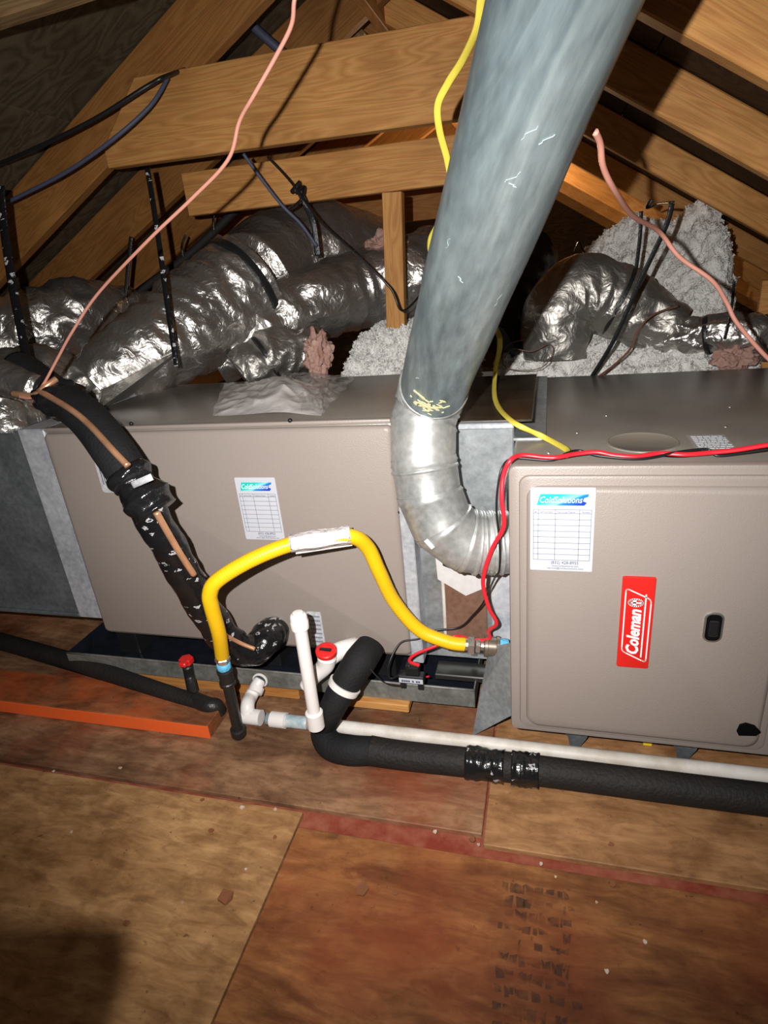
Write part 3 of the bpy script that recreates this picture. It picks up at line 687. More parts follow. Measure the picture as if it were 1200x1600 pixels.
# ================================================================== PLENUM left, transition right
ple = thing('supply_plenum', 'dull grey sheet metal plenum box left of the coil cabinet', 'duct', (-1.01, 0.12, 0.10))
bm = boxbm((-1.75, 0.118, 0.10), (-1.014, 0.57, 0.575), 0.003)
obj('box_body', bm, GALV_DARK, ple)
obj('flange', boxbm((-1.085, 0.108, 0.094), (-1.012, 0.575, 0.585), 0.003), GALV_PALE, ple, label='pale zinc end flange')
for z in (0.22, 0.40): obj('cross_crease', boxbm((-1.75, 0.1155, z-0.0015), (-1.09, 0.118, z+0.0015)), GALV_DARK, ple)
obj('bottom_hem', boxbm((-1.75, 0.108, 0.094), (-1.085, 0.13, 0.104), 0.002), GALV_DARK, ple)
# dark shelf / drip pan space under it
tr = thing('transition_duct', 'galvanised transition box between the coil cabinet and the furnace', 'duct', (XR, 0.25, 0.03))
TY = 0.150
obj('box_body', boxbm((XR+0.002, TY, 0.03), (-0.002, 0.60, 0.560), 0.003), GALV_SHEET, tr)
obj('side_flange', boxbm((XR+0.0015, YC-0.008, 0.045), (XR+0.028, TY+0.01, 0.578), 0.002), GALV_PALE, tr, label='pale upright flange against the coil cabinet')
obj('side_flange', boxbm((-0.047, 0.105, -0.002), (-0.002, 0.112, 0.300), 0.002), GALV_PALE, tr, label='upright flange against the furnace')
obj('top_flange', boxbm((XR+0.03, TY-0.006, 0.553), (-0.002, TY+0.02, 0.564), 0.002), GALV_PALE, tr, label='pale folded lip along the top front edge')
obj('top_sheet', boxbm((XR+0.03, TY+0.012, 0.561), (0.03, 0.60, 0.566), 0.001), mat('dark_shiny_sheet', (0.13, 0.115, 0.085), rough=0.22, metal=0.6, col2=(0.06, 0.05, 0.04), vscale=18), tr, label='dark shiny top sheet')
obj('lower_panel', boxbm((XR+0.075, TY-0.006, 0.05), (-0.06, TY+0.002, 0.30), 0.001), REFL_BROWN, tr, label='lower panel with the brown floor reflection in its colour')
obj('sealant_bead', tubebm([(XR+0.07, TY-0.004, 0.06), (XR+0.072, TY-0.004, 0.2), (XR+0.069, TY-0.004, 0.35), (XR+0.071, TY-0.004, 0.54)], 0.004, 6), PVC_DIRTY, tr, smooth=True)
obj('bottom_channel', boxbm((XR+0.05, 0.10, 0.006), (-0.002, TY, 0.020), 0.002), mat('dark_tin', (0.06, 0.06, 0.055), rough=0.3, metal=0.6), tr)
# white card with pointed lower edge
c0 = [at(u, v, Y=TY-0.012) for u, v in ((680, 868), (790, 868), (790, 905), (728, 931), (684, 905))]
o = poly3('white_card', c0, CARD, t=0.002); tag(o, 'white card with a pointed lower edge hanging beneath the flue elbow', 'card')
# dark gasket box beneath the elbow
o = obj('vent_collar_gasket', tubebm([at(694, 878, Y=0.12), at(720, 885, Y=0.11), at(748, 892, Y=0.10), at(792, 893, Y=0.10)], [0.008, 0.011, 0.009, 0.006], 8), DARK, smooth=True)
tag(o, 'torn black gasket poking out under the flue elbow', 'gasket')

# ================================================================== DRAIN PAN + blocks
pan = thing('drain_pan', 'wide shallow metal drain pan under the coil cabinet with navy inside', 'drain pan', (-0.6, 0.3, -0.03))
PX0, PX1, PY0, PY1, PZ0, PZ1 = -1.12, -0.082, 0.068, 0.62, -0.032, 0.012
obj('pan_base', boxbm((PX0, PY0, PZ0), (PX1, PY1, PZ0+0.003)), PANIN, pan)
obj('front_rim', boxbm((PX0, PY0-0.002, PZ0), (PX1, PY0+0.003, PZ1), 0.001), PANMET, pan)
obj('rim_bead', tubebm([(PX0, PY0, PZ1), (PX1, PY0, PZ1)], 0.0028, 8), PANMET, pan, smooth=True)
obj('end_rim', boxbm((PX1-0.003, PY0, PZ0), (PX1, PY1, PZ1), 0.0005), PANMET, pan); obj('end_rim', boxbm((PX0, PY0, PZ0), (PX0+0.003, PY1, PZ1), 0.0005), PANIN, pan)
obj('back_rim', boxbm((PX0, PY1-0.003, PZ0), (PX1, PY1, PZ1), 0.0005), PANIN, pan)
for k, x in enumerate((-1.02, -0.62, -0.33)):
    o = obj('riser_block', boxbm((x, YC+0.03, PZ0+0.003), (x+0.06, YC+0.4, ZB), 0.002), DARK)
    tag(o, 'black riser block in the drain pan under the coil cabinet', 'block', 'riser blocks in the drain pan')
a = at(545, 1092, Y=PY0-0.01); b = at(640, 1108, Y=PY0-0.01)
o = obj('wood_shim', boxbm((a.x-0.05, PY0-0.018, PZ0-0.019), (b.x, PY0+0.12, PZ0), 0.002), PINE); tag(o, 'clean tan timber shim under the drain pan', 'wood')
o = obj('spacer_block', boxbm((a.x-0.02, PY0+0.012, FZ), (b.x-0.01, PY0+0.12, PZ0-0.019), 0.002), PINE_G); tag(o, 'grey spacer block set back beneath the clean tan shim', 'wood')
o = obj('wood_shim', boxbm((-1.05, PY0+0.02, FZ), (-0.50, PY0+0.12, PZ0), 0.002), PINE_D); tag(o, 'dark timber shim under the left of the drain pan', 'wood')
o = obj('wood_shim', boxbm((-0.20, PY0+0.06, FZ), (-0.10, PY0+0.15, PZ0), 0.002), PINE_D); tag(o, 'dark timber shim under the right end of the drain pan', 'wood')
# orange batten
batbm = boxbm((-1.75, -0.062, FZ), (-0.652, 0.045, FZ+0.036), 0.002)
bo = obj('batten', batbm, ply_mat('orange_oversprayed_wood', (0.36, 0.14, 0.06), (0.22, 0.085, 0.04), (0.4, 0.3, 0.25), seed=5, red=(0.75, 0.12, 0.02), rot=0.1))
tag(bo, 'flat timber batten with a bright orange painted front edge at the left', 'batten')
obj('painted_edge', boxbm((-1.75, -0.0635, FZ+0.001), (-0.6515, -0.0618, FZ+0.0345), 0.0005), ORANGE, bo, label='bright orange painted edge')

# ================================================================== FLUE
flue = thing('flue_pipe', 'large galvanised flue pipe with jointed elbow rising between the rafters', 'flue pipe', at(790, 846, D=1.0956))
R0 = 0.058
e0 = at(790, 846, D=1.0865); yax = e0.y
lowp = at(672, 622, D=1.0499); topp = at(878, 0, D=0.4583); dirp = (topp-lowp).normalized()
top2 = topp + dirp*0.25
# straight pipe, modelled along its own Z axis, slight dents
bm = newbm(); n = 60; LP_ = (top2-lowp).length
zq = Vector((0, 0, 1)).rotation_difference(dirp)
rings = tube(bm, [Vector((0, 0, LP_*k/n)) for k in range(n+1)], R0, 64, cap=False)
for ring in rings:
    for v in ring:
        v.co += Vector((v.co.x, v.co.y, 0)).normalized()*0.0022*noise.noise(v.co*7)
po = obj('pipe', bm, GALV, flue, smooth=True)
po.rotation_mode = 'QUATERNION'; po.rotation_quaternion = zq; po.location = lowp-world_loc(flue)
# scratches and chalky scuffs
bm = newbm(); rs_ = random.Random(4)
for k in range(14):
    zc = rs_.uniform(0.10, 0.60); ac = -1.75+rs_.gauss(0, 0.45); c = Vector((0, 0, zc)); L_ = rs_.uniform(0.006, 0.022); sl = rs_.uniform(-1, 1)*1.2
    pp = []
    for q in range(6):
        f = q/5-0.5; a = ac+math.sin(sl)*L_*f/R0+0.03*math.sin(q*1.7+k); pp.append(Vector((math.cos(a)*R0*1.002, math.sin(a)*R0*1.002, zc+math.cos(sl)*L_*f)))
    tube(bm, pp, rs_.uniform(0.0002, 0.0005), 5)
so = obj('scratches', bm, mat('chalky_scratch', (0.27, 0.33, 0.34), rough=0.7), flue)
so['kind'] = 'stuff'; so.rotation_mode = 'QUATERNION'; so.rotation_quaternion = zq; so.location = lowp-world_loc(flue)
# elbow gores
ctrl = [lowp + dirp*0.045, lowp-dirp*0.002, at(659, 672, D=1.0545), at(664, 735, D=1.0636), at(676, 790, D=1.0728), at(702, 832, D=1.0819), at(742, 848, D=1.0865), e0+Vector((0.006, 0, 0))]
P = spline(ctrl, 12)
L = [0]
for i in range(1, len(P)): L.append(L[-1]+(P[i]-P[i-1]).length)
def along(s):
    for i in range(1, len(P)):
        if L[i] >= s: t = (s-L[i-1])/(L[i]-L[i-1]); return P[i-1].lerp(P[i], t)
    return P[-1]
tot = L[-1]
cuts = [0, 0.11, 0.21, 0.37, 0.52, 0.67, 0.80, 0.90, 1.0]
for i in range(len(cuts)-1):
    a, b = cuts[i]*tot, cuts[i+1]*tot
    A = along(a); B = along(b); k = 7
    FF = [0, 0.10, 0.16, 0.22, 0.78, 0.84, 0.90, 1.0]
    pts = [A.lerp(B, FF[j]) for j in range(k+1)]
    # extend frames smoothly by using neighbours
    r = [R0*q_ for q_ in (1.012, 1.012, 1.045, 1.008, 1.0, 1.0, 1.0, 1.0)]
    bm = newbm()
    # ring normals follow the bend at the ends so gores meet
    ta = (along(min(a+0.01, tot))-along(max(a-0.01, 0))).normalized(); tb = (along(min(b+0.01, tot))-along(max(b-0.01, 0))).normalized(); tm = (B-A).normalized()
    rs = []
    up = Vector((0.2, -1, 0.1))
    for j, p in enumerate(pts):
        f = FF[j]; t = (ta*(1-f)+tb*f).normalized()
        n1 = (up-t*up.dot(t)).normalized(); b1 = t.cross(n1)
        rs.append([bm.verts.new(p+n1*(r[j]*math.cos(2*math.pi*q/56))+b1*(r[j]*math.sin(2*math.pi*q/56))) for q in range(56)])
    for j in range(k):
        for q in range(56): bm.faces.new((rs[j][q], rs[j][(q+1) % 56], rs[j+1][(q+1) % 56], rs[j+1][q]))
    obj('elbow_gore', bm, GALV_EL, flue, smooth=True)
# raised beads near the elbow's two ends
for s in (0.012, 0.05, 0.085, 0.15, 0.42, 0.86, 0.885, 0.93, 0.955):
    p = along(s*tot); t = (along(min(s*tot+0.005, tot))-along(max(0, s*tot-0.005))).normalized()
    obj('bead', lathebm(p-t*0.004, t, [(0, R0), (0.0015, R0*1.035), (0.004, R0*1.05), (0.0065, R0*1.035), (0.008, R0)], 48), GALV_EL, flue, smooth=True)
q = at(672, 850, D=1.0134)
obj('sticker', boxbm((-0.010, -0.0006, -0.004), (0.010, 0.0006, 0.004), 0, Matrix.Translation(at(671, 850, D=1.0363)) @ Matrix.Rotation(0.9, 4, 'Y')), PAPER, flue)
# yellowish smear stuck on the pipe
bm = newbm(); rr = random.Random(9)
cpt = lowp+dirp*0.072
nrm = (Vector(CAM)-cpt); nrm = (nrm-dirp*nrm.dot(dirp)).normalized(); sid = dirp.cross(nrm)
for k in range(46):
    ang = rr.gauss(0.05, 0.28); s = rr.gauss(0, 0.011)
    if k > 38: ang = rr.uniform(-0.5, -0.2); s = 0.022+rr.gauss(0, 0.001)
    nn = nrm*math.cos(ang)+sid*math.sin(ang); c = cpt+dirp*s+nn*(R0*1.004)
    e = (sid*math.cos(ang)-nrm*math.sin(ang)); a = rr.uniform(0.002, 0.007); b = rr.uniform(0.001, 0.003)
    d1 = (e*math.cos(0.3)+dirp*math.sin(rr.uniform(-.6, .9))).normalized(); d2 = nn.cross(d1)
    vs = [bm.verts.new(c+d1*(a*math.cos(t))+d2*(b*math.sin(t))+nn*0.0008) for t in [2*math.pi*q/6 for q in range(6)]]
    vb = [bm.verts.new(v.co-nn*0.001) for v in vs]
    bm.faces.new(vs)
    for q in range(6): bm.faces.new((vs[q], vb[q], vb[(q+1) % 6], vs[(q+1) % 6]))
obj('dried_smear', bm, mat('dried_yellow_adhesive', (0.62, 0.60, 0.34), rough=0.8), flue, label='pale yellow dried smear low on the pipe')

# ================================================================== YELLOW GAS HOSE
hose = thing('gas_hose', 'bright yellow flexible gas hose arching from the black pipe to the furnace', 'hose', at(348, 1045, Y=-0.05))
hp = [at(u, v, Y=y) for u, v, y in ((347, 1024, -0.075), (342, 990, -0.10), (331, 950, -0.12), (328, 927, -0.128), (341, 906, -0.125), (392, 875, -0.10), (452, 851, -0.07), (500, 842, -0.05), (548, 838, -0.03), (574, 855, -0.005), (592, 892, 0.01), (616, 940, 0.03), (655, 984, 0.04), (700, 1003, 0.045), (726, 1007, 0.05))]
pts = spline(hp, 40); rr_ = [0.0137*(1.0+0.03*math.cos(k*2.3)) for k in range(len(pts))]
bm = newbm(); tube(bm, pts, rr_, 16); obj('hose_body', bm, YHOSE, hose, smooth=True)
# clear label sleeve wrapped round the hose
A = at(453, 850, Y=-0.072); B = at(547, 836, Y=-0.031); ax = (B-A).normalized()
SLV = mat('clear_printed_sleeve', (0.74, 0.68, 0.68), rough=0.25, bump=0.6, bscale=90, col2=(0.58, 0.54, 0.54), vscale=70)
bm = newbm(); side = Vector((0, -1, 0)); upv = ax.cross(side)*-1; upv = Vector((0, 0, 1))-ax*ax.z; upv.normalize(); side = upv.cross(ax)
prof = [(-0.0155, -0.020), (-0.017, -0.008), (-0.0165, 0.006), (-0.006, 0.0165), (0.008, 0.0155), (0.014, 0.004), (0.0125, -0.008), (0.003, -0.016), (-0.008, -0.0215)]
sc = 1.0
rings = []
for i in range(9):
    p = A.lerp(B, i/8)
    rings.append([bm.verts.new(p+side*(-sx_*sc)*-1*1.0+upv*(sz_*sc)+upv*0.001*math.sin(i*1.3+j)) for j, (sx_, sz_) in enumerate([(-a, b) for a, b in prof])])
for i in range(8):
    for j in range(len(prof)-1): bm.faces.new((rings[i][j], rings[i][j+1], rings[i+1][j+1], rings[i+1][j]))
slv = obj('label_sleeve', bm, SLV, hose, smooth=True, auto=40, label='white plastic tag sleeve wrapped round the hose')
sm = slv.modifiers.new('t', 'SOLIDIFY'); sm.thickness = 0.0012
bm = newbm()
for i in range(2):
    pass
vs = [A+ax*0.008-upv*0.012-side*-0.0, B-upv*0.013+ax*0.004, B-upv*0.028+ax*0.002, A+ax*0.006-upv*0.028]
bm = newbm(); off = side*0.015
f0 = [bm.verts.new(v+off) for v in vs]; bm.faces.new(f0)
fl = obj('sleeve_flap', bm, SLV, hose); sm = fl.modifiers.new('t', 'SOLIDIFY'); sm.thickness = 0.0012
# end fittings
def hexnut(bm, p, ax, r, l): lathe(bm, p, ax, [(0, r*0.9), (0.0015, r), (l-0.0015, r), (l, r*0.9)], 6)
s0 = hp[0]; d0 = (at(351, 1052, Y=-0.07)-s0).normalized()
bm = newbm(); lathe(bm, s0, d0, [(0, 0.0125), (0.004, 0.0125)], 20); hexnut(bm, s0+d0*0.004, d0, 0.0155, 0.012); lathe(bm, s0+d0*0.016, d0, [(0, 0.011), (0.005, 0.011)], 16)
obj('end_nut', bm, STEEL, hose)
e1 = hp[-1]; d1 = (at(795, 1012, Y=0.062)-e1).normalized()
bm = newbm(); lathe(bm, e1, d1, [(0, 0.0125), (0.006, 0.0125)], 20); hexnut(bm, e1+d1*0.006, d1, 0.0195, 0.013); hexnut(bm, e1+d1*0.021, d1, 0.0155, 0.010); lathe(bm, e1+d1*0.031, d1, [(0, 0.010), (0.008, 0.010)], 16)
obj('end_nut', bm, STEEL, hose)

# black gas pipe: drip leg under the hose
gas = thing('gas_pipe', 'black iron gas drop pipe with a capped foot under the yellow hose', 'pipe', (s0.x, s0.y, FZ))
g0 = s0+d0*0.020; gb = at(373, 1146, Z=FZ+0.012)
gd = (gb-g0).normalized(); gl = (gb-g0).length
obj('thread_seal', lathebm(g0, gd, [(0, 0.0125), (0.003, 0.014), (0.012, 0.0145), (0.016, 0.013)], 20), BLUETAPE, gas, smooth=True, label='blue thread sealant ring')
obj('pipe', lathebm(g0+gd*0.012, gd, [(0, 0.0115), (gl-0.02, 0.0115)], 20), PIPE_BLACK, gas, smooth=True, auto=40)
obj('tee', lathebm(g0+gd*0.016, gd, [(0, 0.013), (0.002, 0.0165), (0.010, 0.0165), (0.012, 0.0145), (0.034, 0.0145), (0.036, 0.0165), (0.044, 0.0165), (0.046, 0.012)], 20), PIPE_BLACK, gas, smooth=True, auto=40)
obj('foot_cap', lathebm(gb-gd*0.018, gd, [(0, 0.0125), (0.002, 0.0165), (0.020, 0.0165), (0.026, 0.013)], 20), PIPE_BLACK, gas, smooth=True, auto=40)
# connection at the furnace
con = thing('gas_stub', 'dark iron gas stub with blue sealant entering the left side of the furnace', 'pipe', e1)
obj('coupling', lathebm(e1+d1*0.037, d1, [(0, 0.012), (0.002, 0.0215), (0.008, 0.0215), (0.009, 0.0195), (0.024, 0.0195), (0.025, 0.0215), (0.031, 0.0215), (0.032, 0.016)], 24), BRASSY, con, smooth=True, auto=40)
obj('thread_seal', lathebm(e1+d1*0.068, d1, [(0, 0.017), (0.002, 0.0175), (0.016, 0.0175), (0.018, 0.016)], 20), BLUETAPE, con, smooth=True)

# black pipe on the floor with red handle
bp_ = thing('floor_pipe', 'dark insulated pipe along the floor at the left, red handled stub beside it', 'pipe', at(330, 1100, Z=FZ))
obj('pipe', tubebm([at(-60, 985, Z=FZ+0.02), at(100, 1030, Z=FZ+0.05), at(230, 1072, Z=FZ+0.045), at(318, 1100, Z=FZ+0.04)], [0.024, 0.023, 0.019, 0.016], 16), FOAM2, bp_, smooth=True)
obj('elbow', tubebm([at(305, 1094, Z=FZ+0.04), at(325, 1102, Z=FZ+0.04), at(336, 1104, Z=FZ+0.035), at(342, 1112, Z=FZ+0.016)], 0.019, 16), PIPE_BLACK, bp_, smooth=True)
vt = thing('shutoff_stub', 'black upright stub with a red valve handle left of the gas pipe', 'valve', at(303, 1090, Z=FZ+0.03))
obj('stub', tubebm([at(304, 1095, Z=FZ+0.03), at(297, 1060, Y=0.055), at(293, 1040, Y=0.055)], 0.0125, 16), PIPE_BLACK, vt, smooth=True)
q = at(291, 1032, Y=0.055); bm = newbm(); hexnut(bm, q-Vector((0, 0, 0.008)), (0, 0, 1), 0.017, 0.015); box(bm, (q.x-0.006, q.y-0.024, q.z-0.004), (q.x+0.012, q.y+0.004, q.z+0.008), 0.003)
obj('handle', bm, REDP, vt, label='red handle')

# ================================================================== CONDENSATE PIPES
cw = thing('condensate_pipe', 'dusty white plastic drain pipe running along the floor behind the black one', 'pipe', at(480, 1130, Z=FZ))
wy = [at(384, 1122, Z=-0.052), at(480, 1133, Z=-0.052), at(740, 1161, Z=-0.052), at(1200, 1214, Z=-0.052)]
wz = -0.052
yy0 = -0.012
W = [Vector((wy[0].x, yy0, wz)), Vector((wy[1].x, yy0, wz)), Vector((-0.07, yy0, wz)), Vector((0.95, yy0, wz))]
obj('long_pipe', tubebm([W[1], W[2], W[3]], 0.0145, 18, 3), PVC_DIRTY, cw, smooth=True)
obj('primed_length', tubebm([W[0]+Vector((0.05, 0, 0)), W[1]+Vector((0.02, 0, 0))], 0.0142, 18, 3), PVC_BLUE, cw, smooth=True, label='short length smeared with blue primer')
obj('coupling', tubebm([W[0]+Vector((0.06, 0, 0)), W[0]+Vector((0.095, 0, 0))], 0.0175, 18, 3), PVC, cw, smooth=True, auto=40)
obj('tee', tubebm([W[0]+Vector((-0.012, 0, 0)), W[0]+Vector((0.035, 0, 0))], 0.0175, 18, 3), PVC, cw, smooth=True, auto=40)
pe = at(407, 1062, Y=PY0-0.004)
obj('riser', tubebm([W[0]+Vector((0.002, 0.0, 0.0)), W[0]+Vector((0.0, 0.012, 0.022)), at(392, 1088, Y=0.03), pe], [0.0165, 0.0155, 0.0155, 0.0145], 18), PVC, cw, smooth=True)
obj('riser_collar', lathebm(at(398, 1083, Y=0.035), (pe-at(398, 1083, Y=0.035)), [(0, 0.0145), (0.001, 0.0175), (0.014, 0.0175), (0.015, 0.0145)], 20), PVC, cw, smooth=True, auto=40)
pa = (pe-at(392, 1088, Y=0.03)).normalized()
obj('pan_nut', lathebm(pe-Vector((0, 0.004, 0)), (0, 1, 0), [(0, 0.013), (0.001, 0.0185), (0.004, 0.0185), (0.005, 0.015)], 22), PVC, cw, smooth=True, auto=40)
obj('nut_gap', lathebm(pe-Vector((0, 0.0065, 0)), (0, 1, 0), [(0, 0.0145), (0.003, 0.0145)], 22), mat('deep_blue_grey_rubber', (0.03, 0.04, 0.05), rough=0.4), cw)

# primary drain: black foam-wrapped trap and long insulated run
il = thing('insulated_drain', 'black foam insulated drain pipe bending down and running along the floor', 'pipe', at(560, 1172, Z=FZ))
fo = [at(578, 1012, Y=0.03), at(562, 1034, Y=-0.01), at(540, 1068, Y=-0.04), at(520, 1105, Y=-0.06), at(505, 1138, Z=-0.03), at(515, 1163, Z=-0.046), at(545, 1172, Z=-0.046), at(585, 1173, Z=-0.048)]
fr_ = [0.030, 0.033, 0.030, 0.0265, 0.026, 0.029, 0.030, 0.0275]
obj('foam_bend', tubebm(fo, fr_, 28, 10), FOAM, il, smooth=True)
lng = [Vector((at(578, 1174, Z=-0.048).x, -0.07, -0.048)), Vector((-0.2, -0.070, -0.050)), Vector((0.0, -0.066, -0.050)), Vector((0.3, -0.066, -0.051)), Vector((0.95, -0.066, -0.051))]
obj('foam_run', tubebm(lng, [0.029, 0.028, 0.0275, 0.0275, 0.0275], 28, 8), FOAM2, il, smooth=True)
for u0, u1, r, mm_ in ((728, 788, 0.0305, TAPE), (800, 842, 0.032, TAPE)):
    a = at(u0, 1190, Z=-0.048).x; b = at(u1, 1195, Z=-0.048).x
    bm = newbm(); pts = [Vector((a+(b-a)*k/14, -0.067, -0.050)) for k in range(15)]
    rg = tube(bm, pts, [r*(1+0.03*math.sin(k*1.9)) for k in range(15)], 32)
    for ring in rg:
        for v in ring: v.co += (v.co-Vector((v.co.x, -0.067, -0.05))).normalized()*0.003*noise.noise(v.co*60)
    obj('tape_wrap', bm, mm_, il, smooth=True, label='printed black tape wrapped round the foam')
# white ring between the two foam pieces
c = at(531, 1079, Y=-0.045); dd = (fo[2]-fo[3]).normalized()
obj('white_band', lathebm(fo[2].lerp(fo[3], 0.12)-dd*0.007, dd, [(0, 0.029), (0.001, 0.0325), (0.013, 0.0335), (0.014, 0.030)], 32), PVC, il, smooth=True, auto=40)
q = at(602, 1065, Y=0.0); obj('cable_tie', tubebm([at(578, 1045, Y=-0.03), at(600, 1066, Y=-0.03), at(630, 1072, Y=0.02)], 0.0012, 6), DARK, il)
# clean-out tee with red plug
ct = thing('cleanout_tee', 'white plastic cleanout tee with a red plug beside the black foam bend', 'pipe fitting', at(508, 1030, Y=0.0))
t0 = at(512, 1030, Y=-0.005)
obj('tee_body', tubebm([at(477, 1073, Y=-0.02), at(492, 1056, Y=-0.015), at(508, 1040, Y=-0.01), at(511, 1026, Y=-0.01)], [0.014, 0.016, 0.0185, 0.020], 22), PVC, ct, smooth=True)
obj('branch', tubebm([at(505, 1035, Y=0.0), at(528, 1018, Y=0.02), at(552, 1010, Y=0.05), at(548, 1008, Y=0.095)], 0.019, 20), PVC, ct, smooth=True)
ax_ = (at(508, 1004, Y=-0.02)-at(512, 1032, Y=-0.01)).normalized()
b0 = at(510, 1020, Y=-0.014)
obj('red_plug', lathebm(b0, ax_, [(0, 0.017), (0.001, 0.0215), (0.008, 0.0215), (0.010, 0.019), (0.0105, 0.014), (0.008, 0.013), (0.008, 0.003)], 26), REDP, ct, smooth=True, auto=40, label='red plug')
pc = b0+ax_*0.0085; obj('plug_slot', boxbm((pc.x-0.013, pc.y-0.003, pc.z-0.002), (pc.x+0.011, pc.y+0.003, pc.z+0.0035), 0.001), DARK, ct)
# white vent riser in front
vr = thing('vent_riser', 'upright white plastic pipe with a cap standing in front of the black foam bend', 'pipe', at(495, 1128, Y=-0.11))
ra = at(493, 1128, Y=-0.105); rb = at(466, 962, Y=-0.105); rd = (rb-ra).normalized(); rl = (rb-ra).length
obj('pipe', lathebm(ra, rd, [(0, 0.0122), (rl-0.004, 0.0122)], 24), PVC, vr, smooth=True, auto=40)
obj('cap', lathebm(rb-rd*0.027, rd, [(0, 0.0132), (0.001, 0.0162), (0.016, 0.0165), (0.017, 0.0155), (0.026, 0.0155), (0.030, 0.0135), (0.031, 0.0100), (0.034, 0.0095), (0.035, 0.006)], 28), PVC, vr, smooth=True, auto=50)
obj('socket', lathebm(ra-rd*0.012, rd, [(0, 0.0155), (0.001, 0.0168), (0.036, 0.0172), (0.038, 0.0150)], 28), PVC, vr, smooth=True, auto=40)

# float switch on the pan rim
q = at(643, 1057, Y=PY0-0.012)
fs = thing('float_switch', 'small black float switch with a white label clipped on the drain pan rim', 'switch', q)
obj('housing', boxbm((q.x-0.02750, q.y-0.00750, q.z-0.01500), (q.x+0.02750, q.y+0.01500, q.z+0.00500), 0.002), DARK, fs, smooth=False)
obj('upper_body', boxbm((q.x-0.01250, q.y-0.00500, q.z+0.00375), (q.x+0.01750, q.y+0.01750, q.z+0.02750), 0.004, seg=2), DARK, fs)
for s in (-1, 1): obj('clip_foot', boxbm((q.x+s*0.019-0.006, q.y-0.00500, q.z-0.03000), (q.x+s*0.019+0.006, q.y+0.00500, q.z-0.01375), 0.001), DARK, fs)
lb = obj('label', boxbm((q.x-0.02563, q.y-0.00850, q.z-0.01125), (q.x+0.02563, q.y-0.00725, q.z+0.00000)), PAPER, fs)
bm = newbm()
for x in (-0.017, -0.013, -0.009, -0.005, 0.002, 0.009, 0.013): box(bm, (q.x+x*1.2, q.y-0.00900, q.z-0.00875), (q.x+x*1.2+0.004, q.y-0.00825, q.z-0.00375))
obj('label_print', bm, INK, lb)
obj('red_spot', lathebm((q.x+0.03250, q.y, q.z+0.00250), (1, -0.3, 0.6), [(0, 0.002), (0.006, 0.002)], 8), REDP, fs)

# ================================================================== LINE SET (refrigerant lines)
ls = thing('refrigerant_line', 'thick black insulated refrigerant line crossing the left of the coil cabinet', 'pipe', at(420, 1000, Y=0.07))
lp = [at(u, v, Y=y) for u, v, y in ((30, 575, 0.10), (80, 612, 0.05), (135, 652, -0.03), (178, 706, -0.09), (210, 757, -0.115))]
obj('foam_upper', tubebm(lp, [0.036, 0.036, 0.036, 0.036, 0.035], 28, 10), FOAM, ls, smooth=True, label='plain black foam upper length')
lp2 = [at(u, v, Y=y) for u, v, y in ((205, 750, -0.115), (232, 800, -0.115), (262, 850, -0.10), (298, 915, -0.065), (335, 975, -0.03), (360, 1005, -0.01), (392, 1017, 0.02), (420, 1000, 0.05), (428, 985, 0.085))]
pts, rv = spline(lp2, 12, [0.030, 0.031, 0.031, 0.032, 0.033, 0.034, 0.034, 0.031, 0.028])
bm = newbm(); rg = tube(bm, pts, rv, 32)
for i, ring in enumerate(rg):
    for k, v in enumerate(ring): v.co += (v.co-pts[i]).normalized()*(0.0025*noise.noise(v.co*45)+0.0012*math.sin((i*0.55+k*2*math.pi/32)))
obj('taped_lower', bm, TAPE, ls, smooth=True, label='lower length spiralled in printed black tape')
A = at(195, 735, Y=-0.108); B = at(245, 800, Y=-0.116)
pts = [A.lerp(B, k/20) for k in range(21)]
bm = newbm(); rg = tube(bm, pts, [0.036+0.004*math.sin(k*0.62)+(0.004 if k > 12 else 0) for k in range(21)], 32)
for i, ring in enumerate(rg):
    for v in ring: v.co += (v.co-pts[i]).normalized()*0.004*noise.noise(v.co*50)
obj('tape_joint', bm, TAPE_PLAIN, ls, smooth=True, label='bulging glossy black tape joint')
# white barcode label on the joint
ctr = at(221, 752, Y=-0.152); nrm = (Vector(CAM)-ctr).normalized(); xx = (at(245, 742, Y=-0.152)-at(198, 762, Y=-0.152)).normalized(); zz = nrm.cross(xx)*1
bm = newbm()
for k in range(9):
    pass
g = 10; vs = []
for i in range(g+1):
    f = i/g-0.5; c = ctr+xx*(f*0.048)-nrm*(f*f*0.03)
    vs.append((bm.verts.new(c-zz*0.0075+nrm*0.004), bm.verts.new(c+zz*0.0075+nrm*0.004)))
for i in range(g): bm.faces.new((vs[i][0], vs[i+1][0], vs[i+1][1], vs[i][1]))
lb = obj('barcode_label', bm, PAPER_OLD, ls, smooth=True, label='white label on the tape joint'); lb.modifiers.new('t', 'SOLIDIFY').thickness = 0.001
# copper liquid line lying on the foam
def offs(u, v, y): return at(u, v, Y=y)
obj('copper_tube', tubebm([at(u, v, Y=y) for u, v, y in ((60, 610, -0.01), (108, 638, -0.062), (140, 664, -0.090), (175, 702, -0.136), (200, 728, -0.152))], 0.0056, 12), COPPER, ls, smooth=True, label='bare copper tube')
obj('copper_tube', tubebm([at(u, v, Y=y) for u, v, y in ((244, 800, -0.158), (262, 832, -0.148), (282, 866, -0.135), (303, 898, -0.116))], 0.0058, 12), COPPER, ls, smooth=True, label='bare copper tube')
obj('copper_tube', tubebm([at(u, v, Y=y) for u, v, y in ((318, 938, -0.05), (345, 985, -0.05), (372, 1003, -0.03), (398, 1014, -0.018))], 0.0042, 12), COPPER, ls, smooth=True, label='bare copper tube')
